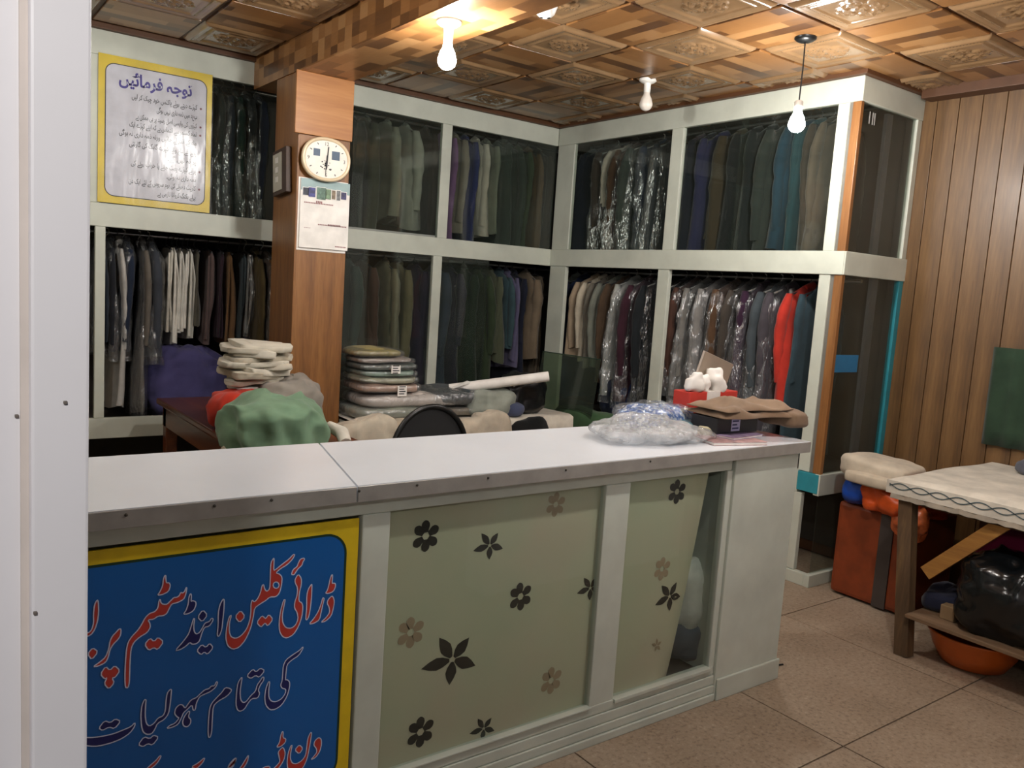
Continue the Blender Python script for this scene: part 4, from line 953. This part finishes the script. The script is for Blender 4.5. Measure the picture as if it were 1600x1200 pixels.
bp = at(770, 620, 'y', 3.98); solid('grey_cloth', MB().blob((bp.x, 4.02, .80), (.32, .24, .17), .7, .8, .02, 8, 12, 60, 30, folds(6, .04), -.072, .018, 10), fabric('8d9288'), 'pale grey green cloth lump under the white paper roll', 'cloth')
bp = at(822, 615, 'y', 4.0); solid('black_bag', MB().blob((bp.x, 4.06, .84), (.30, .24, .24), .75, .8, .03, 7, 14, 60, 30, None, -.112, .022, 10), plain('black_bag_film', '0c0d10', .3, nscale=20, bstr=.4), 'black plastic bag right of the paper roll', 'bag')
bp = at(800, 632, 'y', 3.92); solid('blue_cloth', MB().blob((bp.x, 3.955, .77), (.22, .12, .09), .7, .8, .02, 9, 15, 32, 16, None, -.042), fabric('454c66'), 'slate blue cloth below the black bag', 'cloth')
bp = at(822, 662, 'y', 3.86); solid('black_cloth', MB().blob((bp.x, 3.83, .60), (.30, .10, .26), .6, .7, .03, 8, 16, 36, 18), fabric('0e0f11'), 'black cloth hanging over the packing table edge', 'cloth')

for px_, w_, hx, lb in ((575, .30, 'c6bba8', 'cream cloth bundle slumped over the table edge beside the column'), (655, .26, 'b5a995', 'beige cloth bundle on the table edge left of the chair back'), (758, .30, 'bcb09e', 'beige cloth bundle on the table edge right of the chair back')):
    q = at(px_, 668, 'y', 3.84); solid('cloth_bundle', MB().blob((q.x, 3.86, .60), (w_*1.15, .13, .32), .4, .5, .012, 6, px_, 80, 36, lambda p, th, ph: V((p.x*(1+.25*(.16-p.z)), p.y+.010*math.sin(p.x*62+3*math.sin(p.z*9)), p.z+.015*math.sin(p.x*17))), None, .014, 8), fabric(hx), lb, 'cloth')
# round backed chair right behind the counter
ch = thing('chair', 'black round backed chair behind the counter', 'chair', (1.95, 3.15, 0))
cxx, cyy = 1.945, 3.2
dome = []
for k in range(25):
    a = math.pi*k/24; dome.append(V((cxx+.20*math.cos(a), cyy, .70+.235*math.sin(a))))
loop = [V((cxx+.20, cyy, .48))]+dome+[V((cxx-.20, cyy, .48))]
part('back_frame', MB().tube(loop, .013, 10), M_BLACK, ch)
part('back_pad', MB().poly([q*1 for q in dome]+[V((cxx-.20, cyy, .755)), V((cxx+.20, cyy, .715))], (0, .014, 0)), plain('chair_pad', '17181a', .7), ch)
part('back_lower_panel', MB().box((cxx-.19, cyy+.002, .50), (cxx+.19, cyy+.012, .73), .004), plain('chair_grey', '8c8a88', .6), ch)
part('seat', MB().blob((cxx, cyy-.22, .46), (.42, .42, .06), .4, .4), plain('chair_pad', '17181a', .7), ch)
for sx in (-1, 1):
    for sy in (-.40, -.02): part('leg', MB().tube([(cxx+sx*.17, cyy+sy, .45), (cxx+sx*.20, cyy+sy, 0)], .011, 8), M_BLACK, ch)
pn = at(735, 683, 'y', 2.9); pq = at(755, 672, 'y', 2.9)
solid('pencil', MB().tube([(2.06, 3.17, .742), (2.16, 3.16, .79)], .006, 6), plain('pencil_red', '7a3524', .5), 'reddish stick poking up beside the round chair back', 'stick')

# glass sheet leaning in front of the right cabinet, on a green cloth bundle
gs = thing('glass_sheet', 'greenish glass sheet leaning against the cabinet corner', 'glass', (3.6, 4.15, 0))
a = at(848, 549, 'x', 3.62); b2 = at(938, 562, 'x', 3.62)
part('pane', MB().poly([V((3.62, a.y, a.z)), V((3.62, b2.y, b2.z)), V((3.50, b2.y, .02)), V((3.50, a.y, .02))], (.006, 0, 0)), glassmat('green_glass', (.52, .60, .50), .05, .05, .10), gs)
part('edge', MB().tube([(3.623, a.y, a.z), (3.623, b2.y, b2.z)], .004, 6), plain('glass_edge', '2c3f33', .3), gs)
solid('green_bundle', MB().blob((3.66, 4.05, .40), (.22, .68, .66), .5, .5, .02, 6, 21, 36, 18, None, -.39), fabric('3d5a3a'), 'green bundle behind the leaning glass sheet', 'bundle')

# ------------------------------------------------------------------ things on the worktop
Z0 = ZT
bg = thing('plastic_bag', 'crumpled clear plastic bag lying on the white worktop', 'bag', (2.25, 2.14, Z0))
part('bag_film', MB().blob((2.19, 2.10, Z0+.032), (.40, .27, .075), .9, .8, .03, 9, 31, 110, 44, None, -.034, .022, 16), M_FILM2, bg)
part('bag_fold', MB().blob((2.30, 2.04, Z0+.022), (.30, .17, .05), .9, .8, .03, 12, 33, 90, 36, None, -.024, .018, 20), M_FILM2, bg)
bb = thing('printed_bag', 'blue printed plastic bag behind the clear bag', 'bag', (2.42, 2.22, Z0))
m, nt, b = newmat('blue_print'); v = coords(nt); n = noisen(nt, v, 70, 2)
nt.links.new(ramp(nt, n.outputs[0], [(.42, rgb('3f66a8')), (.5, rgb('6d8cc0')), (.58, rgb('c2cddc'))]), b.inputs['Base Color']); b.inputs['Roughness'].default_value = .25
part('bag_body', MB().blob((2.40, 2.25, Z0+.045), (.36, .17, .10), .7, .7, .02, 9, 35, 70, 30, None, -.044, .010, 16), m, bb)
part('bag_film', MB().blob((2.40, 2.24, Z0+.048), (.40, .20, .11), .7, .7, .025, 9, 36, 70, 30, None, -.047, .012, 18), M_FILM, bb)
solid('teal_packet', MB().blob((2.56, 2.16, Z0+.026), (.26, .13, .05), .5, .6, .012, 9, 37, 32, 14, None, -.025), plain('teal_wrap', '5a7f8a', .25, var=.3, nscale=40), 'teal wrapped packet between the bags and brown trousers', 'packet')
solid('crumpled_paper', MB().blob((2.50, 2.05, Z0+.024), (.11, .10, .048), .9, .9, .02, 22, 38, 28, 14, None, -.023), fabric('cfc6a4'), 'cream crumpled paper between teal packet and brown trousers', 'paper')
tb = thing('tissue_box', 'red box with white tissues on the worktop', 'box', (2.60, 2.22, Z0))
part('box_body', MB().box((2.535, 2.20, Z0), (2.83, 2.29, Z0+.150), .004), plain('red_card', 'c23a30', .45), tb)
part('front_label', MB().box((2.635, 2.1975, Z0), (2.715, 2.2002, Z0+.150)).box((2.635, 2.198, Z0+.149), (2.715, 2.26, Z0+.1515)), M_PAPER, tb)
for k, (x, y, z, s_) in enumerate(((2.585, 2.235, .185, (.075, .06, .085)), (2.645, 2.235, .178, (.07, .06, .065)), (2.725, 2.235, .190, (.075, .06, .10)))):
    part('tissue', MB().blob((x, y, Z0+z), s_, .8, .8, .03, 18, 40+k, 24, 14), M_PAPER, tb)
solid('plastic_tray', MB().obox(V((2.755, 2.275, Z0+.225)), V((.095, 0, -.028)), V((0, .005, .002)), V((.022, 0, .058))), plain('tray_brown', '8d7f70', .3), 'brownish clear tray lid tipped behind the tissues', 'tray')
bx = thing('black_box', 'black box with white label under the brown trousers', 'box', (2.63, 2.0, Z0))
part('box_body', MB().box((2.46, 1.99, Z0+.022), (2.70, 2.12, Z0+.082), .003), plain('black_card', '141318', .45), bx)
part('label', MB().box((2.540, 1.9885, Z0+.030), (2.590, 1.9903, Z0+.080)), plain('label_lilac', 'b8b8dc', .5), bx)
li = MB()
for k in range(3): li.box((2.545, 1.9878, Z0+.038+.014*k), (2.582-.01*(k % 2), 1.9888, Z0+.044+.014*k))
part('label_print', li, M_NAVY, bx)
def booklet(label, c, w, d, h, rz, hexc):
    r_ = thing('booklet', label, 'booklet', c, rz, 'booklets under the black box')
    lpart('cover', MB().box((-w/2, -d/2, 0), (w/2, d/2, .0015)).box((-w/2, -d/2, h-.0015), (w/2, d/2, h)), plain('cover_'+hexc, hexc, .4, var=.25, nscale=25), r_)
    lpart('pages', MB().box((-w/2+.002, -d/2+.002, .0015), (w/2-.003, d/2-.002, h-.0015)), M_PAPER, r_)
booklet('pink covered booklet lying at the worktop front edge', (2.49, 1.965, Z0+.0005), .24, .17, .012, -.25, 'c09a98')
booklet('mauve booklet between the pink booklet and black box', (2.56, 2.0, Z0+.0130), .20, .15, .009, .1, '9a86a4')
tw = MB()
def trou(w, d, x0, y0, z0, seed, rz, th):
    mb = MB(); nx, ny = 34, 16; top = []; 
    for j in range(ny+1):
        for i in range(nx+1):
            u = i/nx-.5; v_ = j/ny-.5; e = min(1, (0.5-abs(u))*9)*min(1, (.5-abs(v_))*7)
            z = th*e**.5*(.75+.25*math.sin(v_*11+seed+u*3))+.016*noise.noise(V((u*6, v_*5, seed)))*e+.010*math.sin(u*14+seed*2+v_*6)*e
            top.append((w*u, d*v_+.012*math.sin(u*9+seed), z))
    n = (nx+1)*(ny+1); vs = top+[(x, y, min(z, 0)-.003) for x, y, z in top]; fs = []
    for j in range(ny):
        for i in range(nx):
            a_ = j*(nx+1)+i; fs.append((a_, a_+1, a_+nx+2, a_+nx+1)); fs.append((n+a_, n+a_+nx+1, n+a_+nx+2, n+a_+1))
    for i in range(nx): fs += [(i, n+i, n+i+1, i+1), (ny*(nx+1)+i, ny*(nx+1)+i+1, n+ny*(nx+1)+i+1, n+ny*(nx+1)+i)]
    for j in range(ny): fs += [(j*(nx+1), (j+1)*(nx+1), n+(j+1)*(nx+1), n+j*(nx+1)), (j*(nx+1)+nx, n+j*(nx+1)+nx, n+(j+1)*(nx+1)+nx, (j+1)*(nx+1)+nx)]
    mb.add(vs, fs, True); return mb.xf(Matrix.Translation((x0, y0, z0)) @ Matrix.Rotation(rz, 4, 'Z'))
tr_ = thing('folded_trousers', 'brown folded trousers lying over the black box at worktop end', 'trousers', (2.66, 2.03, Z0+.085))
part('lower_leg', trou(.44, .24, 2.675, 2.04, Z0+.090, 1.0, -.12, .026), fabric('7b6551'), tr_)
part('upper_leg', trou(.40, .21, 2.655, 2.045, Z0+.115, 2.4, -.05, .024), fabric('86705b'), tr_)
part('waistband', MB().blob((2.84, 1.98, Z0+.075), (.12, .20, .07), .5, .5, .012, 9, 51), fabric('735e4b'), tr_)

# ------------------------------------------------------------------ right corner: ironing table and the things under and beside it
it = thing('ironing_table', 'rough wooden ironing table with padded white cover by board wall', 'table', (4.05, 1.3, 0))
TZ = .775
part('table_top', MB().box((3.575, .72, .72), (4.49, 1.86, .748), .003), M_TABLEW, it)
l0 = at(1402, 1022, 'z', 0)
for (xt, yt, xb, yb) in ((3.60, 1.82, 3.545, 1.725), (4.44, 1.82, 4.44, 1.80), (3.60, .78, 3.56, .78), (4.44, .78, 4.44, .78)):
    part('leg', MB().bar((xb, yb, 0), (xt, yt, .72), .062, .055, V((1, 0, 0))), M_TABLEW, it)
part('apron_board', MB().box((3.585, .75, .665), (3.605, 1.85, .72), .002), M_TABLEW, it)
p0 = at(1447, 895, 'x', 3.60); p1_ = at(1572, 816, 'x', 3.60)
part('brace', MB().bar(p0, p1_, .060, .024, V((1, 0, 0))), M_BRACE, it)
part('foot_shelf', MB().box((3.50, .80, .185), (4.42, 1.72, .200), .002), wood('shelf_ply', '5c4632', '745c44', '86705a', axis='y', rough=.7, coat=0), it)
ir = MB()
nx, ny = 30, 40
def pad(u, w):
    x = 3.545+.95*u; y = .66+1.235*w; z = TZ+.004*math.sin(x*9+y*5)
    e = min(u/.05, (1-w)/.035, 1); return V((x, y, z-.016*(1-e)**2 if e < 1 else z))
vs = [pad(i/nx, j/ny) for j in range(ny+1) for i in range(nx+1)]; n = len(vs)
vs2 = [V((v_.x, v_.y, min(v_.z, .748)-.0) if False else (v_.x, v_.y, .7485-.048*((v_.x < 3.56) or (v_.y > 1.875)))) for v_ in vs]
fs = [(j*(nx+1)+i, j*(nx+1)+i+1, (j+1)*(nx+1)+i+1, (j+1)*(nx+1)+i) for j in range(ny) for i in range(nx)]
ir.add(vs, fs, True).add(vs2, [tuple(reversed(f)) for f in fs])
bd = [i for i in range(nx+1)]+[j*(nx+1)+nx for j in range(1, ny+1)]+[ny*(nx+1)+i for i in range(nx-1, -1, -1)]+[j*(nx+1) for j in range(ny-1, 0, -1)]
ir.add([vs[k] for k in bd]+[vs2[k] for k in bd], [(i, (i+1) % len(bd), len(bd)+(i+1) % len(bd), len(bd)+i) for i in range(len(bd))])
cov = solid('ironing_pad', ir, fabric('cfc8ba'), 'padded white cloth with wavy stitched border on the ironing table', 'pad')
st = MB()
for ph_ in (0, math.pi):
    pts = [V((3.5415, t_, .738+.013*math.sin(t_*6.2832/.17+ph_))) for t_ in [.68+.012*k for k in range(101)]]
    st.ribbon(pts, (1, 0, 0), .0045, False)
part('wavy_stitching', st, plain('stitch_grey', '46565a', .7), cov)
hm = [V((3.546+.004*math.sin(k*1.9), 0.70+.03*k, .694-.006*abs(math.sin(k*1.3)))) for k in range(40)]
part('hem', MB().ribbon(hm, (1, 0, 0), .022, False), fabric('a79d8e'), cov)
solid('grey_cloth', MB().blob((4.36, 1.56, TZ+.035), (.24, .26, .08), .7, .7, .02, 9, 61, 32, 14, None, -.034), fabric('5a5c66'), 'grey cloth lying on the ironing table near the wall', 'cloth')
# green curtain hanging on the boards
gcv = []; n1_, n2_ = 24, 6
for j in range(n2_+1):
    for i in range(n1_+1): gcv.append((XW-.03-.010*math.sin(i*1.6), 1.92-.6*i/n1_, .86+.50*j/n2_))
mb = MB().add(gcv, [(j*(n1_+1)+i, j*(n1_+1)+i+1, (j+1)*(n1_+1)+i+1, (j+1)*(n1_+1)+i) for j in range(n2_) for i in range(n1_)], True)
gc = solid('green_cloth', mb, fabric('2c4030'), 'dark green cloth hanging on the board wall above the ironing table', 'cloth')
sol = gc.modifiers.new('thickness', 'SOLIDIFY'); sol.thickness = .006

# orange trunk beside the glazed cabinet end
ot = thing('storage_trunk', 'orange brown trunk with dark straps beside the ironing table', 'trunk', (4.1, 2.15, 0))
part('trunk_body', MB().box((3.96, 1.95, .012), (4.40, 2.36, .50), .02), plain('trunk_orange', '7d3616', .45, var=.1), ot)
for y in (2.085,): part('strap', MB().box((3.952, y-.035, .012), (3.962, y+.035, .495), .002), plain('trunk_strap', '3c3430', .6), ot)
solid('orange_bag', MB().blob((4.06, 2.06, .58), (.34, .34, .20), .7, .7, .04, 8, 71, 80, 36, folds(6, .05), -.075, .03, 10), plain('orange_film', 'c9501c', .35, var=.15, nscale=9), 'crumpled orange plastic bag on top of the trunk', 'bag')
solid('orange_bag', MB().blob((3.93, 1.955, .50), (.10, .16, .15), .8, .8, .03, 12, 73, 50, 24, None, None, .018, 14), plain('orange_white_film', 'cf6a3a', .35, var=.3, nscale=16), 'orange and white bag end hanging over the trunk front', 'bag')
solid('blue_bag', MB().blob((4.04, 2.27, .585), (.30, .17, .17), .8, .8, .02, 8, 72, 32, 16, None, -.08), plain('blue_film', '1748a8', .35), 'bright blue bag under the folded cream blanket', 'bag')
bk = thing('folded_blanket', 'cream folded blanket on the blue and orange bags', 'blanket', (4.05, 2.14, .64))
part('blanket_body', MB().blob((3.99, 2.165, .705), (.28, .34, .115), .45, .5, .014, 6, 75, 80, 32, lambda p, th, ph: V((p.x, p.y, p.z+.010*math.sin(p.y*9))), None, .008, 9), fabric('c5b9a6'), bk)
part('blanket_fold', MB().blob((3.915, 2.14, .667), (.20, .30, .066), .4, .5, .012, 6, 77, 40, 16), fabric('bdb09c'), bk)

# under the ironing table
bz = thing('plastic_basin', 'orange plastic basin on the floor under the foot shelf', 'basin', (3.72, 1.52, 0))
part('basin_bowl', MB().lathe((3.74, 1.52, 0), [(.10, .004), (.13, .012), (.165, .07), (.185, .128), (.197, .140), (.199, .146), (.192, .148), (.180, .135), (.160, .075), (.125, .02), (.01, .016)], 32, False), plain('basin_orange', 'bb5a1c', .35), bz)
bgm = plain('black_sack_film', '0d1012', .22, nscale=14, bstr=.5)
solid('black_sack', MB().blob((3.68, 1.36, .36), (.30, .40, .33), .7, .7, .03, 6, 81, 90, 44, None, -.158, .03, 9), bgm, 'shiny black sack on the foot shelf of the ironing table', 'bag')
solid('magenta_sack', MB().blob((3.96, 1.46, .40), (.26, .36, .40), .6, .6, .03, 6, 83, 40, 20, None, -.198), fabric('7a1440'), 'magenta cloth sack behind the black sack', 'bag')
solid('dark_bundle', MB().blob((3.74, 1.66, .245), (.22, .16, .10), .6, .6, .03, 9, 85, 32, 16, None, -.044), fabric('23263a'), 'dark navy bundle on the foot shelf behind the table leg', 'cloth')
solid('cardboard_piece', MB().box((3.60, 1.56, .2012), (3.80, 1.62, .262), .002), plain('cardboard', '8a7152', .8), 'small cardboard piece on the foot shelf', 'cardboard')
solid('brown_carton', MB().box((4.10, 1.45, .201), (4.38, 1.72, .60), .004), plain('carton_dark', '4a2c1a', .7), 'dark brown carton at the back under the ironing table', 'box')
# wire at the counter foot
wp = at(1213, 1030, 'z', 0.004)
wire = [(XR+.012, 2.0, .12), (XR+.014, 1.99, .06), (XR+.02, 1.98, .01)]
wire += [(XR+.06+.022*math.cos(k*.7), 1.955+.022*math.sin(k*.7), .005) for k in range(9)]+[(XR+.13, 1.93, .005)]
solid('black_wire', MB().tube(wire, .0035, 6), M_BLACK, 'thin black wire curling on the floor at the counter end', 'wire')

for o in bpy.data.objects:
    if '_org' in o.keys(): del o['_org']
